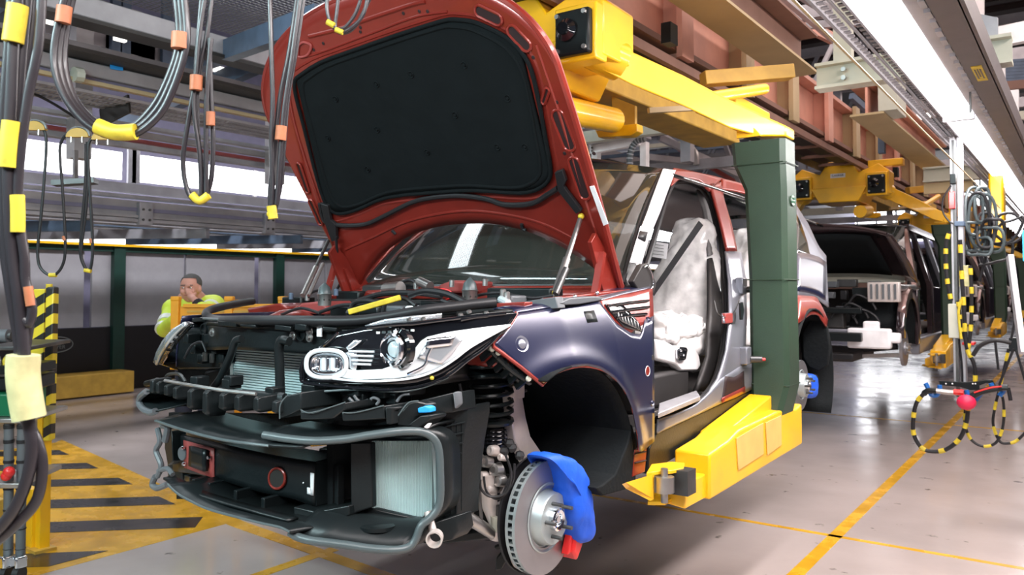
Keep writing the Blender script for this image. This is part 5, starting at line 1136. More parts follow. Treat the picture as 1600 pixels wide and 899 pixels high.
# brake disc
def brake(cx, cy, cz, r, dirx=1, parent=car):
    dsk = MB().lathe([(r*.53, 0), (r, 0), (r, -.010), (r*.98, -.012)], (cx, cy, cz), (dirx, 0, 0), 64).build('brake_disc', 'disc_steel', parent, smooth=True)
    MB().lathe([(r*.98, -.030), (r, -.028), (r, -.040), (r*.5, -.040)], (cx, cy, cz), (dirx, 0, 0), 64).build('disc_inner_face', 'disc_edge', dsk, smooth=True)
    MB().lathe([(r*1.001, -.011), (r*1.001, .0)], (cx, cy, cz), (dirx, 0, 0), 64).build('disc_rim', 'disc_edge', dsk, smooth=True)
    m_ = MB()
    for k in range(46):
        a = 2*math.pi*k/46; c, s_ = math.cos(a), math.sin(a)
        m_.obox((cx-.021*dirx, cy+c*r*.80, cz+s_*r*.80), (.010, 0, 0), (0, c*r*.195, s_*r*.195), (0, -s_*.0045, c*.0045))
    m_.build('disc_vanes', 'disc_edge', dsk)['kind'] = 'stuff'
    MB().lathe([(r*.62, .0015), (r*.60, .004), (r*.56, .0), (r*.54, -.006), (r*.50, -.006), (r*.475, .0), (r*.46, .028), (r*.44, .034), (r*.20, .034)], (cx, cy, cz), (dirx, 0, 0), 48).build('disc_hat', 'disc_edge', dsk, smooth=True)
    MB().lathe([(r*.20, .033), (r*.20, .050), (r*.17, .054), (r*.12, .050), (r*.11, .040), (r*.06, .040), (r*.06, .05), (0, .05)], (cx, cy, cz), (dirx, 0, 0), 24).build('wheel_hub', 'chrome', dsk, smooth=True)
    for k in range(5):
        a = 2*math.pi*k/5+.6; c, s_ = math.cos(a)*r*.30, math.sin(a)*r*.30
        MB().cyl((cx+.030*dirx, cy+c, cz+s_), (cx+.075*dirx, cy+c, cz+s_), .007, 10).build('wheel_stud', 'steel_dark', dsk, smooth=True)
    MB().lathe([(r*.26, .035), (r*.26, .036), (0, .036)], (cx, cy+r*.33, cz-r*.02), (dirx, 0, 0), 3) if False else None
    return dsk
brake(CX+.845, CY-.015, .742, .197)
MB().lathe([(.10, -.03), (.205, -.018), (.205, -.008)], (CX+.80, CY-.02, .75), (1, 0, 0), 40).build('dust_shield', 'rubber', car, smooth=True)
# caliper (red) at the rear of the disc
cal = MB().prism([(CX+.80, CY+.12, .56), (CX+.80, CY+.17, .62), (CX+.80, CY+.19, .72), (CX+.80, CY+.18, .82), (CX+.80, CY+.14, .86), (CX+.80, CY+.13, .7), (CX+.80, CY+.09, .60)], (.09, 0, 0)).build('brake_caliper', 'red_plastic', car, bevel=.01)
slab([(887, 868), (893, 838), (897, 822), (903, 846), (900, 860)], .03, 'caliper_tail', 'red_plastic', car, .004, X=CX+.88)
# rear brake
rd = brake(CX+.90, CY+2.90, .93, .16)
MB().lathe([(.0, 0), (.165, 0), (.165, .006)], (CX+.84, CY+2.9, .93), (1, 0, 0), 30).build('rear_dust_shield', 'steel_dark', car)
car['label'] = 'unfinished red off-road car with raised bonnet and no front bumper, hanging nearest'

# blue cloth cover on the caliper: a thing hung on it
def cloth_cover(pts_px, X, th, label):
    q = [P(x, y, X=X) for x, y in pts_px]; n = len(q); c = sum(q, Vector())/n
    rings = []
    for dx, k in ((0, .80), (.008, .95), (-th*.5, .98), (-th, .95), (-th-.01, .8)):
        rings.append([c+(p-c)*k+Vector((dx+(.02 if k == .80 else 0), 0, 0)) for p in q+[q[0]]])
    m_ = MB().grid(rings); b0 = 0; m_.v.append(c+Vector((.035, 0, 0))); m_.f += [(k, k+1, len(m_.v)-1) for k in range(n)]
    m_.v.append(c+Vector((-th-.02, 0, 0))); o0 = 4*(n+1); m_.f += [(o0+k+1, o0+k, len(m_.v)-1) for k in range(n)]
    o = m_.build('brake_cover', 'blue_cloth', smooth=True, sub=2); tag(o, label, 'cover', 'blue cloth covers over the brakes')
    tx = bpy.data.textures.new('folds', 'CLOUDS'); tx.noise_scale = .07
    d = o.modifiers.new('folds', 'DISPLACE'); d.texture = tx; d.strength = .022; d.mid_level = .5
    return o
cloth_cover([(850, 713), (866, 705), (890, 709), (908, 725), (918, 742), (922, 765), (927, 800), (931, 830), (930, 848), (918, 857), (905, 853), (900, 838), (893, 815), (888, 785), (884, 758), (880, 738), (874, 720), (862, 716)], CX+.90, .10, 'bright blue cloth cover hung over the red car\'s front brake caliper')
cloth_cover([(1262, 583), (1272, 584), (1276, 592), (1277, 608), (1274, 622), (1265, 626), (1261, 618), (1263, 600)], CX+.90, .06, 'small blue cloth cover on the rear brake, right of the green post')

# ================================================================== SECOND AND THIRD CARS
def far_car(label, dy):
    O = (CX+.02, 9.2+dy, .9); t = thing('car', label, 'car', O)
    c0 = CX; A = 9.2; B = 'brown_car'
    def pz(x, y, Y): return P(x, y, Y=Y)
    def sl(pts, Y, th, name, m, bevel=.004, par=None):
        q = [P(x, y, Y=Y) for x, y in pts]; return MB().prism(q, (0, th, 0)).build(name, m, par or t, bevel=bevel)
    # bonnet: curved sheet raised over the bay
    rows = []
    for v in range(9):
        tt = v/8; y = A-.65+.95*tt; z = 2.22-.52*tt; hw_ = .74+.12*math.sin(tt*math.pi*.5)
        rows.append([Vector((c0+.06+u*hw_, y+.05*u*u, z-.07*abs(u)**3-(.05 if v == 0 else 0)*abs(u))) for u in [-1+.125*j for j in range(17)]])
    MB().grid(rows).build('bonnet', B, t, smooth=True, solid=.03)
    MB().grid([[p+Vector((0, -.02, -.035)) for p in r[2:-2]] for r in rows[1:-1]]).build('bonnet_liner', 'felt_black', t, smooth=True, solid=.01)
    MB().tube(rows[0], .015, 8).build('bonnet_rim', 'dark_red', t, smooth=True)
    MB().tube([r[-1] for r in rows], .015, 8).build('bonnet_rim', B, t, smooth=True)
    # windscreen, roof
    MB().grid([[Vector((c0+u*.78, A+.50, 1.68)) for u in (-1, -.5, 0, .5, 1)], [Vector((c0+u*.68, A+1.1, 2.28)) for u in (-1, -.5, 0, .5, 1)]]).build('windscreen', 'glass_dark', t, smooth=True, solid=.01)
    MB().grid([[Vector((c0+u*.70, A+1.1+k*.5, 2.33-.05*u*u)) for u in (-1, -.5, 0, .5, 1)] for k in range(7)]).build('roof_panel', 'roof_gloss', t, smooth=True, solid=.03)
    MB().box(c0-.8, c0+.8, A+.38, A+.5, 1.55, 1.66).build('cowl_panel', 'brown_web', t, bevel=.01)
    MB().box(c0-.8, c0+.8, A+.36, A+.48, 1.62, 1.70).build('light_strip', 'cream_light', t, bevel=.01)
    # side body right of the picture: pillars, doorless sides
    xs = c0+.90
    for (y0, y1, y2, y3, m_) in [(.45, .58, 1.12, 1.22, 'peach_film'), (1.45, 1.62, 1.45, 1.60, B), (2.5, 2.65, 2.4, 2.55, 'silver_film'), (3.35, 3.55, 3.2, 3.35, 'silver_film')]:
        MB().prism([(xs, A+y0, 1.0), (xs, A+y1, 1.0), (xs, A+y1, 1.6), (xs-.2, A+y3, 2.28), (xs-.2, A+y2, 2.28), (xs, A+y0, 1.6)], (-.05, 0, 0)).build('pillar', m_, t)
    MB().bar((xs-.2, A+1.1, 2.28), (xs-.2, A+3.8, 2.24), .06, .07).build('roof_rail', B, t)
    MB().box(xs-.1, xs+.02, A+.45, A+3.9, .84, 1.02).build('sill', 'silver_film', t, bevel=.02)
    MB().box(c0-.75, c0+.8, A+.5, A+3.9, 1.0, 1.08).build('cabin_floor', 'interior_dark', t); MB().box(c0-.85, c0-.8, A+.5, A+3.9, 1.0, 2.2).build('far_side', 'interior_dark', t)
    MB().box(c0-.3, c0+.75, A+1.2, A+1.5, 1.1, 1.9).build('seat', 'interior_dark', t, bevel=.05)
    MB().box(xs-.06, xs, A+1.62, A+2.42, 1.0, 1.58).build('door_panel', B, t, bevel=.02)
    # fender with arch
    ZC = 1.06
    secs = []
    for k in range(13):
        a = math.radians(k*15); secs.append([(xs+.02, A+math.cos(a)*.42, ZC+math.sin(a)*.40), (xs+.02, A+math.cos(a)*.50, ZC+math.sin(a)*.49), (xs-.04, A+math.cos(a)*.52, ZC+math.sin(a)*.53)])
    MB().grid(secs).build('fender_arch', B, t, smooth=True, solid=.02)
    MB().grid([[p for p in sc_] for sc_ in [[tuple(Vector(q_)+Vector((.006, -.004, .004))) for q_ in r_] for r_ in secs[6:11]]]).build('arch_film', 'peach_film', t, smooth=True, solid=.012)
    MB().grid([[(xs-.01, A+math.cos(math.radians(k*15))*.42, ZC+math.sin(math.radians(k*15))*.40), (xs-.5, A+math.cos(math.radians(k*15))*.42, ZC+math.sin(math.radians(k*15))*.40)] for k in range(-1, 12)]).build('wheel_arch_liner', 'liner_black', t, smooth=True, solid=.01)
    MB().box(xs-.12, xs, A-.45, A+.5, 1.53, 1.60).build('fender_top', 'steel', t, bevel=.02)
    MB().box(xs-.02, xs+.02, A+.40, A+.52, .95, 1.55).build('fender_rear', B, t, bevel=.01)
    gr = MB().box(xs-.30, xs+.0, A-.52, A-.44, 1.42, 1.62).build('battery_tray', 'alu_cast', t, bevel=.01)
    for k in range(5): MB().box(xs-.27+k*.055, xs-.25+k*.055, A-.535, A-.52, 1.45, 1.60).build('tray_slat', 'grey_plastic', gr)
    # nose
    MB().box(c0-.75, c0+.55, A-.55, A-.45, 1.30, 1.36).build('radiator_support', 'black_satin', t, bevel=.01)
    MB().box(c0-.75, c0+.55, A-.58, A-.50, 1.10, 1.14).build('lower_support', 'silver_film', t, bevel=.01)
    MB().box(c0-.7, c0-.05, A-.5, A-.45, 1.14, 1.30).build('radiator_core', 'radiator_dark', t); MB().box(c0+.05, c0+.35, A-.42, A-.3, 1.14, 1.34).build('engine_block', 'steel_dark', t, bevel=.02)
    MB().box(c0-.8, c0+.60, A-.82, A-.74, 1.03, 1.12).build('crash_beam', 'black_satin', t, bevel=.01)
    MB().box(c0-.78, c0+.5, A-.72, A-.66, .84, .90).build('lower_beam', 'rubber', t, bevel=.01)
    m_ = MB(); m_.box(c0+.44, c0+.84, A-.70, A-.58, .96, 1.16); m_.box(c0+.58, c0+.73, A-.66, A-.58, 1.12, 1.23); m_.box(c0+.78, c0+.92, A-.66, A-.56, 1.02, 1.12); m_.build('washer_bottle', 'white', t, bevel=.02)
    random.seed(3+int(dy))
    for k in range(22):
        x, z, y = c0-.7+random.random()*1.3, 1.2+random.random()*.4, A-.45+random.random()*.5
        MB().box(x, x+.06+random.random()*.14, y, y+.1, z, z+.03+random.random()*.08).build('engine_component', random.choice(['black_satin', 'steel_dark', 'black_plastic', 'rubber', 'red_dull', 'grey_plastic']), t, bevel=.008)
    for k in range(8):
        x = c0-.5+random.random()*1.0; z = 1.25+random.random()*.25; MB().tube(smooth_path([(x, A-.5, z), (x+.08, A-.52, z+.09), (x+.2, A-.48, z+.03), (x+.26, A-.5, z-.06)], 4), .012, 6).build('engine_hose', random.choice(['rubber', 'red_dull', 'rubber', 'tape_yellow' if k == 2 else 'rubber']), t, smooth=True)
    MB().cyl((c0+.3, A, .88), (c0+.78, A, .95), .035, 10).build('drive_shaft', 'rubber', t, smooth=True); MB().bar((c0+.2, A-.1, .82), (c0+.8, A-.02, .86), .05, .04).build('control_arm', 'steel', t)
    MB().box(c0-.8, c0+.45, A-.5, A+.5, .80, .9).build('subframe', 'interior_dark', t, bevel=.02)
    dsk = MB().lathe([(.05, .015), (.07, .015), (.07, 0), (.18, 0), (.18, -.03), (.1, -.03)], (c0+.86, A-.02, .93), (1, 0, 0), 32).build('brake_disc', 'disc_steel', t, smooth=True)
    MB().lathe([(.05, .015), (.05, .05), (0, .05)], (c0+.84, A, .93), (1, 0, 0), 16).build('wheel_hub', 'steel', dsk, smooth=True)
    for k in range(5):
        a = 2*math.pi*k/5; MB().cyl((c0+.86, A+math.cos(a)*.05, .93+math.sin(a)*.05), (c0+.91, A+math.cos(a)*.05, .93+math.sin(a)*.05), .008, 6).build('wheel_stud', 'steel', dsk)
    return t, A
fc, _ = far_car('dark brown car with raised bonnet and white washer bottle, behind the red one', 0)
f2_ = copy_tree(fc, (0, 6.8, 0)); f2_['label'] = 'third dark car down the line, mostly hidden behind the aluminium post'
f3_ = copy_tree(fc, (0, 13.6, 0)); f3_['label'] = 'farthest dark car on the line, a sliver beyond the hanging tools'
# ================================================================== ALUMINIUM POST AND AIR TOOLS (right)
PY = 6.4
pt = thing('aluminium_post', 'grey aluminium profile post hanging over the right aisle with taped yellow-black cables', 'post', (-.72, PY, .8))
for dx in (-.032, .012): MB().box(-.745+dx, -.745+dx+.034, PY-.035, PY+.035, .80, 2.62).build('profile', 'galvanised', pt, bevel=.004)
MB().box(-.762, -.745, PY-.037, PY-.03, .80, 2.6).build('profile_groove', 'steel_dark', pt)
MB().box(-.86, -.80, PY-.05, PY+.02, .98, 1.33).build('control_box', 'cream_light', pt, bevel=.006) if False else None
def px_box(x0, y0, x1, y1, Y, th, name, m, parent, bevel=.004):
    a, b = P(x0, y0, Y=Y), P(x1, y1, Y=Y); return MB().box(min(a.x, b.x), max(a.x, b.x), Y, Y+th, min(a.z, b.z), max(a.z, b.z)).build(name, m, parent, bevel=bevel)
px_box(1481, 475, 1502, 529, PY-.06, .06, 'grey_box', 'cream_light', pt)
px_box(1498, 415, 1516, 448, PY-.07, .01, 'pale_tape', 'tape_pale', pt); px_box(1482, 300, 1492, 326, PY-.06, .05, 'red_valve', 'red_plastic', pt)
px_box(1484, 272, 1493, 287, PY-.06, .06, 'black_block', 'black_satin', pt); px_box(1491, 346, 1506, 353, PY-.06, .1, 'clamp', 'blue_steel', pt); px_box(1503, 535, 1522, 540, PY-.07, .12, 'red_strap', 'red_plastic', pt)
def banded(pts, w, name, Y, parent, step=24, d=None, m='rubber', frac=.36):
    kw = dict(Y=Y) if d is None else dict(d=d)
    q = [P(x, y, **kw) for x, y in smooth_path(pts, 8)]
    h = MB().tube(q, w, 8).build(name, m, parent, smooth=True)
    q2 = [Vector(p) for p in resample([tuple(p) for p in q], 121)]; i = 4
    while i < 118:
        j = min(120, i+int(step*frac)); MB().tube(q2[i:j+1], w*1.18, 8).build('yellow_band', 'tape_yellow', h, smooth=True); i += step
    return h
banded([(1484, 362), (1478, 385), (1479, 430), (1486, 470)], .013, 'banded_cable', PY-.06, pt, 26)
banded([(1500, 375), (1502, 420), (1506, 480), (1510, 540), (1522, 570), (1524, 598)], .013, 'banded_cable', PY-.08, pt, 22)
banded([(1516, 415), (1518, 460), (1517, 510), (1512, 550)], .012, 'banded_cable', PY-.075, pt, 26)
banded([(1497, 470), (1500, 500), (1502, 530)], .012, 'banded_cable', PY-.085, pt, 40)
ptube([(1502, 468), (1498, 490), (1502, 530)], .010, 'yellow_hose', 'tape_yellow', pt, Y=PY-.09)
ptube([(1498, 530), (1503, 570), (1504, 600)], .009, 'black_cable', 'rubber', pt, Y=PY-.03)
ptube([(1486, 290), (1474, 310), (1473, 330), (1482, 345), (1490, 350)], .006, 'loop_wire', 'rubber', pt, Y=PY-.07)
# coiled grey hoses beside the post
cw = thing('coiled_hoses', 'tangle of grey and black air hoses coiled on the rail right of the post', 'hoses', (-.4, PY+.3, 1.7))
coils = [(1528, 350, 18, 52), (1535, 345, 22, 45), (1522, 330, 14, 40), (1540, 360, 14, 30), (1530, 385, 20, 16), (1545, 375, 24, 22), (1552, 362, 18, 22), (1520, 370, 20, 25), (1535, 320, 12, 30)]
for i, (x, y, a, b) in enumerate(coils):
    q = [P(x+a*math.cos(t), y+b*math.sin(t)+3*math.sin(3*t), Y=PY+.2+.05*math.sin(t+i)) for t in [2*math.pi*k/28 for k in range(28)]]
    MB().tube(q, .011, 8, closed=True).build('hose_coil', 'grey_edge' if i % 3 else 'rubber', cw, smooth=True)
for i, pts in enumerate([[(1550, 350), (1565, 335), (1585, 335), (1600, 350)], [(1552, 365), (1575, 380), (1595, 372), (1602, 355)], [(1548, 380), (1570, 383), (1590, 365), (1605, 330)], [(1548, 372), (1565, 350), (1580, 345), (1598, 338)], [(1516, 300), (1540, 320), (1545, 360), (1520, 395)], [(1522, 285), (1548, 340), (1540, 400), (1530, 440)], [(1530, 415), (1555, 410), (1580, 400), (1582, 370)]]):
    ptube(pts, .010, 'hose', 'rubber' if i != 4 else 'grey_edge', cw, Y=PY+.3)
o = tag(px_box(1543, 240, 1570, 386, 8.6, .25, 'hoist_housing', 'yellow_paint', None, .02), 'tall yellow hoist housing behind the coiled hoses', 'hoist')
o = tag(px_box(1597, 360, 1606, 408, PY+.1, .03, 'monitor', 'screen_blue', None), 'small blue lit screen at the right edge of the photo', 'monitor')
o = tag(MB().bar(P(1578, 400, Y=5.6), P(1598, 552, Y=5.4), .03, .05).build('inclined_rail', 'galvanised'), 'pale slanted rail hanging at the right edge, above the tool tripod', 'rail')
# tool hanger
th = thing('tool_hanger', 'black tool hanger with blue hooks hovering over the yellow floor line', 'hanger', (-.7, PY, .85))
YH = PY-.1
def sl(pts, Y, th_, name, m, par, bevel=.003): return MB().prism([P(x, y, Y=Y) for x, y in pts], (0, th_, 0)).build(name, m, par, bevel=bevel)
sl([(1467, 596), (1480, 596), (1505, 598), (1530, 596), (1540, 594), (1550, 594), (1553, 600), (1540, 599), (1530, 603), (1530, 610), (1516, 610), (1500, 605), (1468, 602)], YH, .04, 'hanger_plate', 'black_satin', th)
for pts in ([(1446, 599), (1450, 607), (1455, 617), (1463, 618), (1468, 610), (1468, 602)], [(1548, 599), (1551, 606)], [(1524, 626), (1530, 618), (1533, 615)], [(1562, 619), (1567, 612), (1571, 603)], [(1510, 610), (1512, 618)]):
    ptube(pts, .016, 'blue_hook', 'blue_hook', th, Y=YH-.03)
for x in (1478, 1488, 1520, 1524): MB().sphere(P(x, 600, Y=YH-.005), .006, 6).build('rivet', 'white', th)
n1 = thing('nutrunner', 'pink-headed black air nutrunner lying in the hanger\'s front hooks', 'tool', tuple(P(1540, 615, Y=YH-.08)), 'air tools on the hanger')
ptube([(1518, 620), (1535, 612), (1560, 607), (1575, 606)], .022, 'tool_body', 'black_plastic', n1, Y=YH-.08)
MB().sphere(P(1510, 629, Y=YH-.1), .055, 14, (1.1, .9, .95)).build('tool_head', 'pink_plastic', n1, smooth=True)
ptube([(1575, 606), (1577, 615), (1579, 626)], .012, 'air_fitting', 'rubber', n1, Y=YH-.08)
ptube([(1522, 614), (1545, 607), (1565, 604)], .006, 'red_stripe', 'red_plastic', n1, Y=YH-.105)
n2 = thing('straight_nutrunner', 'slim steel and red air tool in the rear hooks, left of the pink tool head', 'tool', tuple(P(1480, 611, Y=YH-.04)), 'air tools on the hanger')
ptube([(1462, 611), (1478, 613), (1492, 614)], .018, 'tool_body', 'steel', n2, Y=YH-.05); ptube([(1490, 613), (1506, 614)], .021, 'red_grip', 'red_plastic', n2, Y=YH-.05, sm=0)
ptube([(1443, 616), (1450, 611), (1463, 611)], .02, 'hose_coupling', 'black_plastic', n2, Y=YH-.05)
o = banded([(1444, 615), (1432, 630), (1427, 655), (1428, 680), (1440, 700), (1458, 706), (1480, 702), (1500, 685), (1510, 660), (1513, 635)], .014, 'looped_air_hose', YH-.06, None, 16); tag(o, 'largest hanging air hose loop with yellow bands, under the slim tool', 'hose', 'air hose loops')
o = banded([(1508, 640), (1508, 665), (1518, 688), (1538, 698), (1558, 690), (1568, 660), (1566, 620), (1550, 598)], .009, 'looped_air_hose', YH+.03, None, 20); tag(o, 'thin dark hose loop hanging just right of the largest loop', 'hose', 'air hose loops')
o = banded([(1576, 545), (1566, 590), (1554, 640), (1552, 665), (1562, 690), (1577, 693), (1590, 688), (1606, 672)], .009, 'looped_air_hose', YH+.1, None, 24); tag(o, 'rightmost dark hose loop, its free end running out of frame', 'hose', 'air hose loops')
tp = thing('tool_tripod', 'spindly black tool balancer with long legs at the right edge', 'stand', tuple(P(1580, 560, Y=PY)))
ptube([(1520, 556), (1532, 540), (1555, 532), (1580, 536)], .014, 'curved_arm', 'rubber', tp, Y=PY-.2)
px_box(1576, 528, 1590, 550, PY-.2, .1, 'clamp_body', 'black_satin', tp)
for pts in ([(1555, 535), (1560, 578)], [(1584, 545), (1562, 600), (1562, 610)], [(1588, 548), (1606, 610)], [(1586, 500), (1580, 530)]): ptube(pts, .008, 'leg', 'rubber', tp, Y=PY-.2, sm=0)

# ================================================================== HANGING CABLE BUNDLES (near, upper left)
def bundle(label, paths, tapes, d, w):
    pts0 = P(*paths[0][0], d=d); t = thing('cable_bundle', label, 'cables', tuple(pts0), 'cable bundles hanging upper left')
    for i, pts in enumerate(paths):
        dd = d+.012*(i % 3); ww = w if not isinstance(w, list) else w[i]
        MB().tube([P(x, y, d=dd) for x, y in smooth_path(pts, 8)], ww/2*dd/FPX, 10).build('cable', 'hose', t, smooth=True)
    for pts, tw, m in tapes:
        q = [P(x, y, d=d-.004) for x, y in smooth_path(pts, 4)]
        MB().tube(q, tw/2*d/FPX*1.15, 12).build('tape', m, t, smooth=True)
    return t
bundle('thick black cable bundle at the left edge, taped yellow and pale yellow', [
    [(30, -20), (22, 60), (18, 150), (14, 260), (18, 380), (30, 470), (38, 560), (44, 650), (50, 700), (42, 750), (20, 800), (-15, 840)],
    [(20, -20), (14, 80), (6, 200), (8, 330), (16, 440), (30, 540), (36, 640), (58, 690), (66, 730), (58, 780), (30, 815), (-10, 850)],
    [(56, -20), (50, 60), (36, 140), (26, 220), (24, 320), (34, 420), (46, 480), (36, 560)],
    [(66, -20), (60, 70), (44, 150), (32, 240), (28, 320), (38, 400), (40, 440), (50, 480), (46, 505), (38, 500)],
    [(46, -20), (36, 80), (28, 180), (20, 280)],
    [(38, -20), (28, 60), (12, 120), (0, 180), (-8, 260), (2, 360), (20, 480), (34, 560)]],
    [([(28, 8), (24, 38), (20, 66)], 27, 'tape_yellow'), ([(20, 190), (16, 225), (13, 262)], 26, 'tape_yellow'), ([(27, 305), (28, 330), (28, 363)], 18, 'tape_yellow'), ([(37, 555), (36, 585), (40, 620), (46, 654)], 42, 'tape_pale'), ([(44, 448), (46, 465), (48, 478)], 12, 'tape_orange')], 1.45, [19, 17, 18, 15, 15, 15])
bundle('wide U-shaped cable loop with orange tapes and a crumpled yellow tape', [
    [(108-5+k*7, -15) if False else (104+k*6, -15), ] and [(104+k*6, -15), (92+k*7, 30), (84+k*8, 80), (88+k*8, 120), (106+k*7, 160), (138+k*6, 196-k*2), (178+k*2, 214-k*6), (215-k*2, 208-k*6), (250-k*5, 178-k*6), (272-k*6, 135-k*3), (288-k*6, 85), (292-k*6, 50), (288-k*6, 0), (286-k*6, -15)] for k in range(3)],
    [([(101, 10), (98, 36)], 20, 'tape_orange'), ([(281, 51), (280, 76)], 22, 'tape_orange'), ([(152, 197), (180, 207), (212, 206)], 22, 'tape_yellow')], 1.9, 11.5)
bundle('narrow cable loop with an orange tape band, left of the pair by the bonnet', [
    [(322, -15), (312, 50), (306, 120), (294, 190), (286, 250), (292, 295), (305, 314), (314, 300), (312, 240), (304, 180), (302, 120)],
    [(332, -15), (324, 50), (312, 110), (308, 160), (310, 220), (318, 290), (312, 314)],
    [(316, -15), (308, 80), (304, 140)],
    [(330, 60), (324, 130), (322, 190), (322, 260), (322, 305)], [(327, 60), (330, 150), (333, 220), (330, 280), (320, 312)]],
    [([(307, 118), (306, 141)], 17, 'tape_orange'), ([(329, 175), (329, 196)], 12, 'tape_orange'), ([(300, 304), (312, 314), (326, 305)], 11, 'tape_yellow')], 2.0, 7.5)
bundle('straight cable bundle hanging in front of the bonnet\'s left edge', [
    [(421, -15), (424, 80), (426, 160), (424, 220), (426, 290), (424, 330)], [(466, -15), (452, 80), (438, 150), (430, 220), (422, 300), (424, 334)],
    [(476, -15), (462, 80), (450, 150), (444, 220), (438, 290), (428, 334)], [(470, -15), (456, 90), (444, 170), (438, 240), (432, 320)]],
    [([(440, 197), (438, 219)], 15, 'tape_orange'), ([(424, 322), (427, 342)], 13, 'tape_yellow'), ([(418, 334), (432, 336)], 7, 'tape_yellow')], 2.05, 7.5)
bundle('short looped cables at the very top, in front of the bonnet corner', [
    [(512, -15), (511, 15), (518, 38), (532, 50), (550, 42), (568, 22), (576, -15)], [(530, -15), (526, 20), (524, 42), (534, 52), (556, 40), (584, -15)], [(568, -15), (556, 20), (540, 42), (528, 46)]],
    [([(511, 34), (522, 40)], 8, 'tape_yellow'), ([(524, 46), (536, 51)], 7, 'tape_yellow')], 1.9, 5.5)
# cables on pulleys farther back
for i, (px, py, lb, pts) in enumerate([
        (52, 203, 'leftmost yellow half pulley with a thin dark cable over it', [[(38, 206), (50, 197), (64, 200), (72, 215), (70, 270), (64, 340), (59, 390), (63, 418), (82, 431), (98, 414), (102, 380), (98, 300), (94, 250), (94, 228), (102, 212), (116, 207)]]),
        (120, 214, 'middle yellow half pulley carrying a doubled dark cable loop', [[(136, 222), (138, 260), (134, 330), (128, 380), (128, 405), (138, 424), (144, 405), (144, 360), (140, 290), (138, 230), (146, 214)], [(134, 225), (133, 290), (127, 360), (126, 400), (136, 425)]]),
        (160, 218, 'rightmost yellow half pulley on the overhead rail, without a long loop', [[(146, 220), (150, 212), (162, 208), (174, 214)]])]):
    c = P(px, py, d=4.4); t = thing('cable_pulley', lb, 'pulley', tuple(c), 'yellow half pulleys on the overhead rail')
    pts_ = [c+RGT*(math.cos(a)*.062)+Vector((0, 0, math.sin(a)*.05)) for a in [math.pi*k/10 for k in range(11)]]
    MB().prism(pts_, FWD*.03).build('pulley_half', 'yellow_dark', t); MB().tube([p+FWD*.015+Vector((0, 0, .006)) for p in pts_], .008, 6).build('pulley_rim', 'steel_dark', t, smooth=True)
    for s_ in (-.03, .03): MB().cyl(c+RGT*s_+Vector((0, 0, -.03)), c+RGT*s_, .005, 6).build('pin', 'steel', t)
    for pp in pts: ptube(pp, .008, 'thin_cable', 'rubber', t, d=4.42)
    if i < 2:
        a = [(77, 430), (88, 430)] if i == 0 else [(132, 422), (142, 424)]
        ptube(a, .012, 'tape', 'tape_yellow', t, d=4.42, sm=0)
        a = [(100, 369), (101, 376)] if i == 0 else [(142, 373), (143, 380)]
        ptube(a, .011, 'tape', 'tape_orange', t, d=4.42, sm=0)
MB().bar(P(84, 287, X=-6.6), P(150, 283, X=-6.4), .14, .04).build('hanging_bracket', 'steel_dark', gt); MB().bar(P(118, 285, X=-6.5), P(118, 235, X=-6.5), .03, .03, (1, 0, 0)).build('bracket_rod', 'steel_dark', gt)

# ================================================================== HAZARD BOARD, CART (left)
def stripes_mat():
    m = bpy.data.materials.new('hazard'); m.use_nodes = True; nt = m.node_tree; b = nt.nodes['Principled BSDF']
    tc = nt.nodes.new('ShaderNodeTexCoord'); mp = nt.nodes.new('ShaderNodeMapping'); mp.inputs['Rotation'].default_value = (0, 0, 0)
    sep = nt.nodes.new('ShaderNodeSeparateXYZ'); nt.links.new(tc.outputs['Object'], sep.inputs[0])
    a = nt.nodes.new('ShaderNodeMath'); a.operation = 'MULTIPLY'; a.inputs[1].default_value = -.55; nt.links.new(sep.outputs['X'], a.inputs[0])
    a2 = nt.nodes.new('ShaderNodeMath'); a2.operation = 'MULTIPLY'; a2.inputs[1].default_value = -.3; nt.links.new(sep.outputs['Y'], a2.inputs[0])
    s1 = nt.nodes.new('ShaderNodeMath'); s1.operation = 'ADD'; nt.links.new(a.outputs[0], s1.inputs[0]); nt.links.new(a2.outputs[0], s1.inputs[1])
    s2 = nt.nodes.new('ShaderNodeMath'); s2.operation = 'ADD'; nt.links.new(s1.outputs[0], s2.inputs[0]); nt.links.new(sep.outputs['Z'], s2.inputs[1])
    f = nt.nodes.new('ShaderNodeMath'); f.operation = 'PINGPONG'; f.inputs[1].default_value = .058; nt.links.new(s2.outputs[0], f.inputs[0])
    g = nt.nodes.new('ShaderNodeMath'); g.operation = 'GREATER_THAN'; g.inputs[1].default_value = .029; nt.links.new(f.outputs[0], g.inputs[0])
    mx = nt.nodes.new('ShaderNodeMixRGB'); mx.inputs[1].default_value = (.015, .015, .015, 1); mx.inputs[2].default_value = (.72, .56, .03, 1)
    nt.links.new(g.outputs[0], mx.inputs[0]); nt.links.new(mx.outputs[0], b.inputs['Base Color']); b.inputs['Roughness'].default_value = .4; M['hazard'] = m
stripes_mat()
hb = thing('hazard_post', 'yellow barrier post wrapped in black and yellow hazard tape, left of the hatched floor', 'barrier', (-5.05, 2.3, 0))
def fb(x0, y0, x1, y1, d, th_, name, m, parent, bevel=.004):
    q = [P(x, y, d=d) for x, y in ((x0, y0), (x1, y0), (x1, y1), (x0, y1))]; return MB().prism(q, FWD*th_).build(name, m, parent, bevel=bevel)
MB().prism([P(36, 452, d=4.75), P(70, 452, d=4.75), P(66, 640, d=4.75), P(36, 640, d=4.75)], FWD*.04).build('striped_board', 'hazard', hb, bevel=.004)
MB().prism([P(71, 448, d=4.70), P(84, 449, d=4.70), P(78, 690, d=4.70), P(66, 690, d=4.70)], FWD*.06).build('striped_edge', 'hazard', hb, bevel=.008)
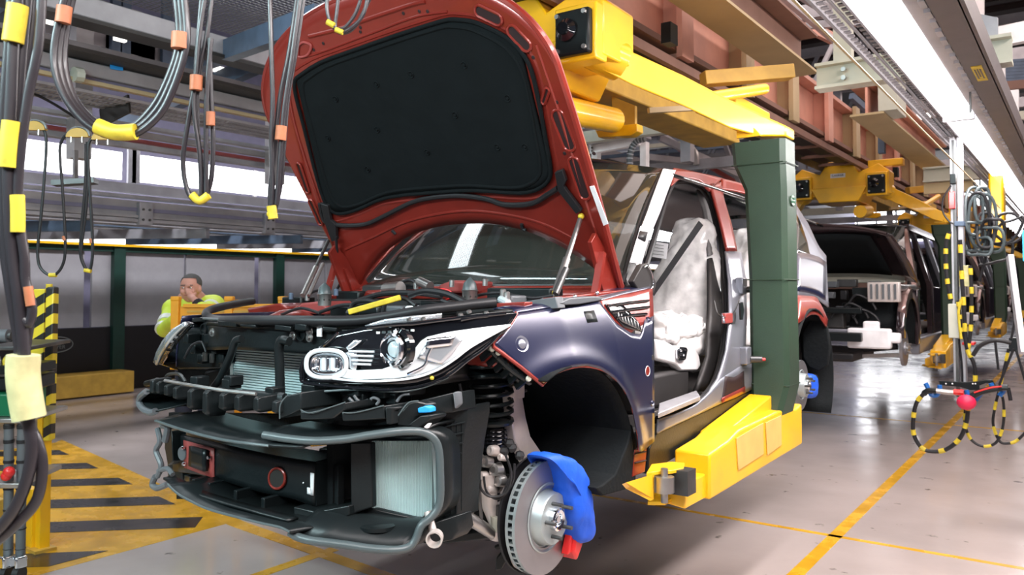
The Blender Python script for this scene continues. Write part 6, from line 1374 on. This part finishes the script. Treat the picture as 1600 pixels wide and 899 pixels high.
MB().cyl(P(77, 452, d=4.72), P(77, 444, d=4.72), .018, 12).build('bolt_head', 'tape_yellow', hb)
b0 = P(66, 860, Z=0); MB().box(b0.x-.03, b0.x+.03, b0.y-.03, b0.y+.03, 0, .85).build('yellow_upright', 'yellow_paint', hb, bevel=.004)
MB().box(b0.x-.18, b0.x-.06, b0.y-.22, b0.y-.18, 0.0, .33).build('yellow_guard', 'yellow_dark', hb, bevel=.004); MB().box(b0.x-.20, b0.x-.03, b0.y-.05, b0.y+.0, .0, .36).build('yellow_guard', 'yellow_paint', hb, bevel=.004)
MB().box(b0.x-.4, b0.x+.07, b0.y-.07, b0.y+.05, 0, .02).build('base_plate', 'yellow_dark', hb)
ct = thing('parts_cart', 'grey tube parts cart with black bands at the left edge, behind the cables', 'cart', (-4.9, 2.0, 0))
for x, w_ in ((14, 14), (35, 14)):
    a, b = P(x, 655, d=4.25), P(x-1 if x < 20 else x-3, 868, d=4.25)
    tb = MB().cyl(a, b, w_/2*4.25/FPX, 14).build('tube_leg', 'grey_plastic', ct, smooth=True)
    for f in (.04, .15, .3, .5, .66, .8, .95): p = a.lerp(b, f); MB().cyl(p, p.lerp(b, .03), w_/2*4.25/FPX*1.12, 14).build('black_band', 'rubber', tb, smooth=True)
for x, y in ((10, 884), (30, 884)):
    c = P(x, y-6, d=4.2); c.z = .05; MB().cyl(c-RGT*.015, c+RGT*.015, .048, 18).build('caster_wheel', 'rubber', ct, smooth=True); MB().box(c.x-.03, c.x+.03, c.y-.03, c.y+.03, .09, .15).build('caster_fork', 'chrome', ct, bevel=.008)
fb(-30, 655, 40, 662, 4.2, .4, 'shelf', 'steel', ct); fb(-30, 756, 30, 764, 4.2, .4, 'shelf', 'steel', ct); fb(-30, 542, 45, 548, 4.2, .4, 'shelf', 'steel_dark', ct)
o = tag(fb(-30, 616, 22, 652, 4.25, .3, 'storage_bin', 'bin_green', None, .01), 'dark green plastic bin on the grey cart\'s middle shelf', 'bin')
o = tag(fb(-30, 655-65, 46, 612, 4.3, .25, 'storage_bin', 'black_plastic', None, .01), 'black plastic bin on the grey cart, behind the pale taped cables', 'bin')
t = thing('spray_can', 'grey ribbed cylinder lying on top of the grey cart', 'cylinder', tuple(P(5, 525, d=4.25)))
MB().cyl(P(-20, 525, d=4.25), P(14, 525, d=4.25), .035, 16).build('barrel', 'grey_plastic', t, smooth=True); MB().cyl(P(14, 525, d=4.25), P(19, 525, d=4.25), .022, 12).build('nozzle', 'steel_dark', t, smooth=True)
o = tag(MB().sphere(P(14, 738, d=4.2), .03, 12).sphere(P(10, 744, d=4.2), .028, 10).build('red_knob', 'red_plastic', smooth=True), 'small red knob fitting on the grey cart\'s lower shelf', 'knob')
t = thing('fittings_tray', 'tray of dark fittings on the cart, under the lying cylinder', 'tray', tuple(P(20, 560, d=4.3)))
fb(-30, 572, 46, 586, 4.25, .25, 'tray_base', 'black_satin', t)
for k in range(6): MB().lathe([(.012, 0), (.014, .03), (.006, .05), (0, .05)], P(0+k*8, 572, d=4.3), (0, 0, 1), 10).build('fitting', ['steel_dark', 'tape_yellow', 'blue_hook'][k % 3] if k in (1, 5) else 'steel_dark', t, smooth=True)

# ================================================================== TROLLEY AND WORKER
tl = thing('orange_trolley', 'orange steel panel trolley with corner posts, in front of the worker', 'trolley', tuple(P(340, 600, Z=0)) if False else (P(310, 600, d=6.3).x, P(310, 600, d=6.3).y, 0))
def wz(p, z): q = Vector(p); q.z = z; return q
L_, R_ = P(275, 480, d=6.3), P(442, 480, d=6.3)
FH = Vector((FWD.x, FWD.y, 0)).normalized()
MB().prism([wz(L_, 1.0), wz(R_, 1.0), wz(R_, P(270, 479, d=6.3).z), wz(L_, P(270, 479, d=6.3).z)], FH*.02).build('front_panel', 'orange_paint', tl)
for a in (0, .5, 1):
    c = L_.lerp(R_, a); MB().obox(wz(c, 1.19), RGT*.03, FH*.03, (0, 0, .27)).build('corner_post', 'orange_paint', tl, bevel=.004); MB().obox(wz(c, 1.475), RGT*.034, FH*.034, (0, 0, .018)).build('post_cap', 'orange_paint', tl, bevel=.008)
MB().obox(wz(L_.lerp(R_, .5), P(270, 478, d=6.3).z), RGT*.36, FH*.02, (0, 0, .014)).build('top_rail', 'orange_paint', tl, bevel=.003)
MB().obox(wz(L_.lerp(R_, .5), P(270, 487, d=6.3).z), RGT*.33, FH*.012, (0, 0, .008)).build('panel_lip', 'yellow_dark', tl)
MB().obox(wz(L_.lerp(R_, .5), .35)+FH*.3, RGT*.36, FH*.33, (0, 0, .02)).build('deck', 'orange_paint', tl)
for a in (.35, .9):
    MB().obox(wz(L_.lerp(R_, a), .48), RGT*.022, FH*.022, (0, 0, .48)).build('leg', 'orange_paint', tl)
    c = wz(L_.lerp(R_, a), .06); MB().cyl(c-RGT*.02, c+RGT*.02, .06, 16).build('caster_wheel', 'rubber', tl, smooth=True); MB().cyl(c-RGT*.02+FH*.6, c+RGT*.02+FH*.6, .06, 16).build('caster_wheel', 'rubber', tl, smooth=True)
    MB().obox(wz(L_.lerp(R_, a), .73)+FH*.6, RGT*.025, FH*.025, (0, 0, .73)).build('corner_post', 'orange_paint', tl)
# worker: one continuous body (union of tapered limbs, remeshed), jacket and hair as children
D = 6.9
wk = thing('person', 'grey-haired person in a yellow hi-vis jacket leaning on the orange trolley, hand at mouth', 'person', (P(300, 600, d=D).x, P(300, 600, d=D).y, 0))
def wp(px, py, dd=0): return P(px, py, d=D+dd*1.2)
def capsule(m_, a, b, ra, rb): m_.tube([Vector(a).lerp(b, t) for t in (0, .5, 1)], [ra, (ra+rb)/2, rb], 12); m_.sphere(a, ra, 12); m_.sphere(b, rb, 12)
def remesh(o, vs, it=4):
    k = o.modifiers.new('remesh', 'REMESH'); k.mode = 'VOXEL'; k.voxel_size = vs; k.use_smooth_shade = True
    k = o.modifiers.new('smooth', 'SMOOTH'); k.iterations = it; k.factor = .5
s_ = D/FPX       # metres per pixel
head = wp(298, 451, -.05)
U3 = Vector((0, 0, 1)); TOC = -FH
body = MB()
body.sphere(head+U3*.02, .082, 20, (.92, 1.08, 1.2)); body.sphere(head-U3*.055+TOC*.02, .062, 16, (.95, 1, 1.0)); body.sphere(head-U3*.085+TOC*.035, .035, 12)
body.sphere(head+TOC*.088-U3*.012, .014, 10, (1, 1, 1.6)); body.sphere(head+TOC*.09-U3*.028, .017, 10, (1.2, .8, .8))
body.sphere(head+TOC*.076+U3*.022, .022, 10, (2.2, .7, .6))
for q in (-1, 1): body.sphere(head+RGT*.080*q-U3*.008, .022, 10, (.5, .8, 1.5)); body.sphere(head+RGT*.04*q+TOC*.062-U3*.03, .026, 10)
body.sphere(head+TOC*.076-U3*.058, .020, 10, (1.4, .7, .6))
neck = wp(300, 473, .03); capsule(body, head-U3*.04-TOC*.02, neck, .055, .065)
sh_l, sh_r = wp(271, 484, .05), wp(334, 478, .05)
hips = Vector((wp(300, 600).x, wp(300, 600).y, .95))+FH*.12
capsule(body, neck, neck-U3*.35+FH*.04, .13, .14); capsule(body, neck-U3*.35+FH*.04, hips, .14, .15)
el_l = wp(258, 515, -.12); capsule(body, sh_l, el_l, .055, .045)
wr_l = wp(286, 486, -.32)
el_r = wp(322, 489, -.40); capsule(body, sh_r, el_r, .055, .045); wr_r = wp(303, 468, -.30); capsule(body, el_r, wr_r, .04, .028)
capsule(body, el_l, wp(275, 500, -.40), .042, .03)
# hand in front of the mouth: palm, four fingers, thumb
palm = wp(298, 464, -.22)
capsule(body, wr_r, palm, .026, .030); body.sphere(palm, .036, 12, (1.0, .6, 1.1))
for k in range(4):
    a = palm+RGT*(-.022+.013*k)+U3*.02+TOC*.01; b = a+U3*(.028-.003*abs(k-1))-RGT*.012; c = b+U3*.018+TOC*-.018-RGT*.006
    capsule(body, a, b, .0095, .0085); capsule(body, b, c, .0085, .0072)
capsule(body, palm+RGT*.03, palm+RGT*.04+U3*.035, .011, .009)
for q in (-1, 1):
    hp_, kn, ft_ = hips+RGT*.09*q, hips+RGT*.10*q+TOC*.05-U3*.45, hips+RGT*.11*q-U3*.87
    capsule(body, hp_, kn, .09, .058); capsule(body, kn, ft_, .056, .04); capsule(body, ft_, ft_+TOC*.14-U3*.03, .042, .035)
bo = body.build('body', 'skin', wk, smooth=True); remesh(bo, .0075)
jk = MB()
capsule(jk, neck-U3*.07, neck-U3*.38+FH*.04, .165, .185); capsule(jk, neck-U3*.38+FH*.04, hips-U3*.02, .185, .18)
capsule(jk, sh_l, el_l, .085, .072); capsule(jk, sh_r, el_r, .085, .07); capsule(jk, sh_l, sh_r, .10, .10); capsule(jk, el_l, wp(274, 500, -.38), .066, .052); capsule(jk, el_r, el_r.lerp(wr_r, .55), .066, .045)
jo = jk.build('jacket', 'hi_vis', wk, smooth=True); remesh(jo, .012)
cl_ = MB(); cl_.tube([neck+RGT*(.085*math.cos(a))+FH*(.075*math.sin(a))+U3*(.015+.03*math.sin(a)) for a in [2*math.pi*k/20 for k in range(20)]], .030, 8, closed=True)
cl_.build('collar', 'hi_vis', wk, smooth=True)
for a, b, r_ in [(sh_l.lerp(el_l, .55), sh_l.lerp(el_l, .75), .085), (sh_l.lerp(el_l, .92), sh_l.lerp(el_l, 1.05), .082), (sh_r.lerp(el_r, .45), sh_r.lerp(el_r, .6), .082)]:
    MB().cyl(a, b, r_, 18).build('reflective_band', 'reflective', wk, smooth=True)
MB().cyl(wr_r.lerp(el_r, .30), wr_r.lerp(el_r, .62), .047, 16).build('black_cuff', 'rubber', wk, smooth=True)
MB().sphere(neck+TOC*.10-U3*.06, .06, 12, (.8, .6, 1.2)).build('shirt', 'grey_plastic', wk, smooth=True)
leg = MB()
for q in (-1, 1):
    hp_, kn, ft_ = hips+RGT*.09*q, hips+RGT*.10*q+TOC*.05-U3*.45, hips+RGT*.11*q-U3*.83; capsule(leg, hp_, kn, .105, .075); capsule(leg, kn, ft_, .072, .06)
lo_ = leg.build('trousers', 'trouser', wk, smooth=True); remesh(lo_, .014)
hr = MB(); hr.sphere(head+U3*.048-TOC*.014, .083, 18, (.97, 1.08, .98)); ho = hr.build('hair', 'hair_grey', wk, smooth=True)
bm = bmesh.new(); bm.from_mesh(ho.data)
off = Vector(LOC[wk.name])
dl = [v for v in bm.verts if ((v.co+off)-head).dot(TOC) > .045 and (v.co+off).z < head.z+.075 or (v.co+off).z < head.z-.0 and ((v.co+off)-head).dot(TOC) > -.02]
bmesh.ops.delete(bm, geom=dl, context='VERTS'); bm.to_mesh(ho.data); bm.free()
for q in (-1, 1):
    e = head+RGT*.032*q+TOC*.083+U3*.006
    ey = MB().sphere(e, .010, 10, (1.3, .6, .7)).build('eye', 'white', wk, smooth=True); MB().sphere(e+TOC*.005, .0055, 8).build('iris', 'track_black', ey, smooth=True)
    MB().bar(e+U3*.020-RGT*.018+TOC*.004, e+U3*.022+RGT*.018+TOC*.004, .008, .007).build('eyebrow', 'hair_grey', wk)
MB().bar(head+TOC*.094-U3*.056-RGT*.02, head+TOC*.094-U3*.056+RGT*.02, .006, .005).build('mouth', 'red_dull', wk)
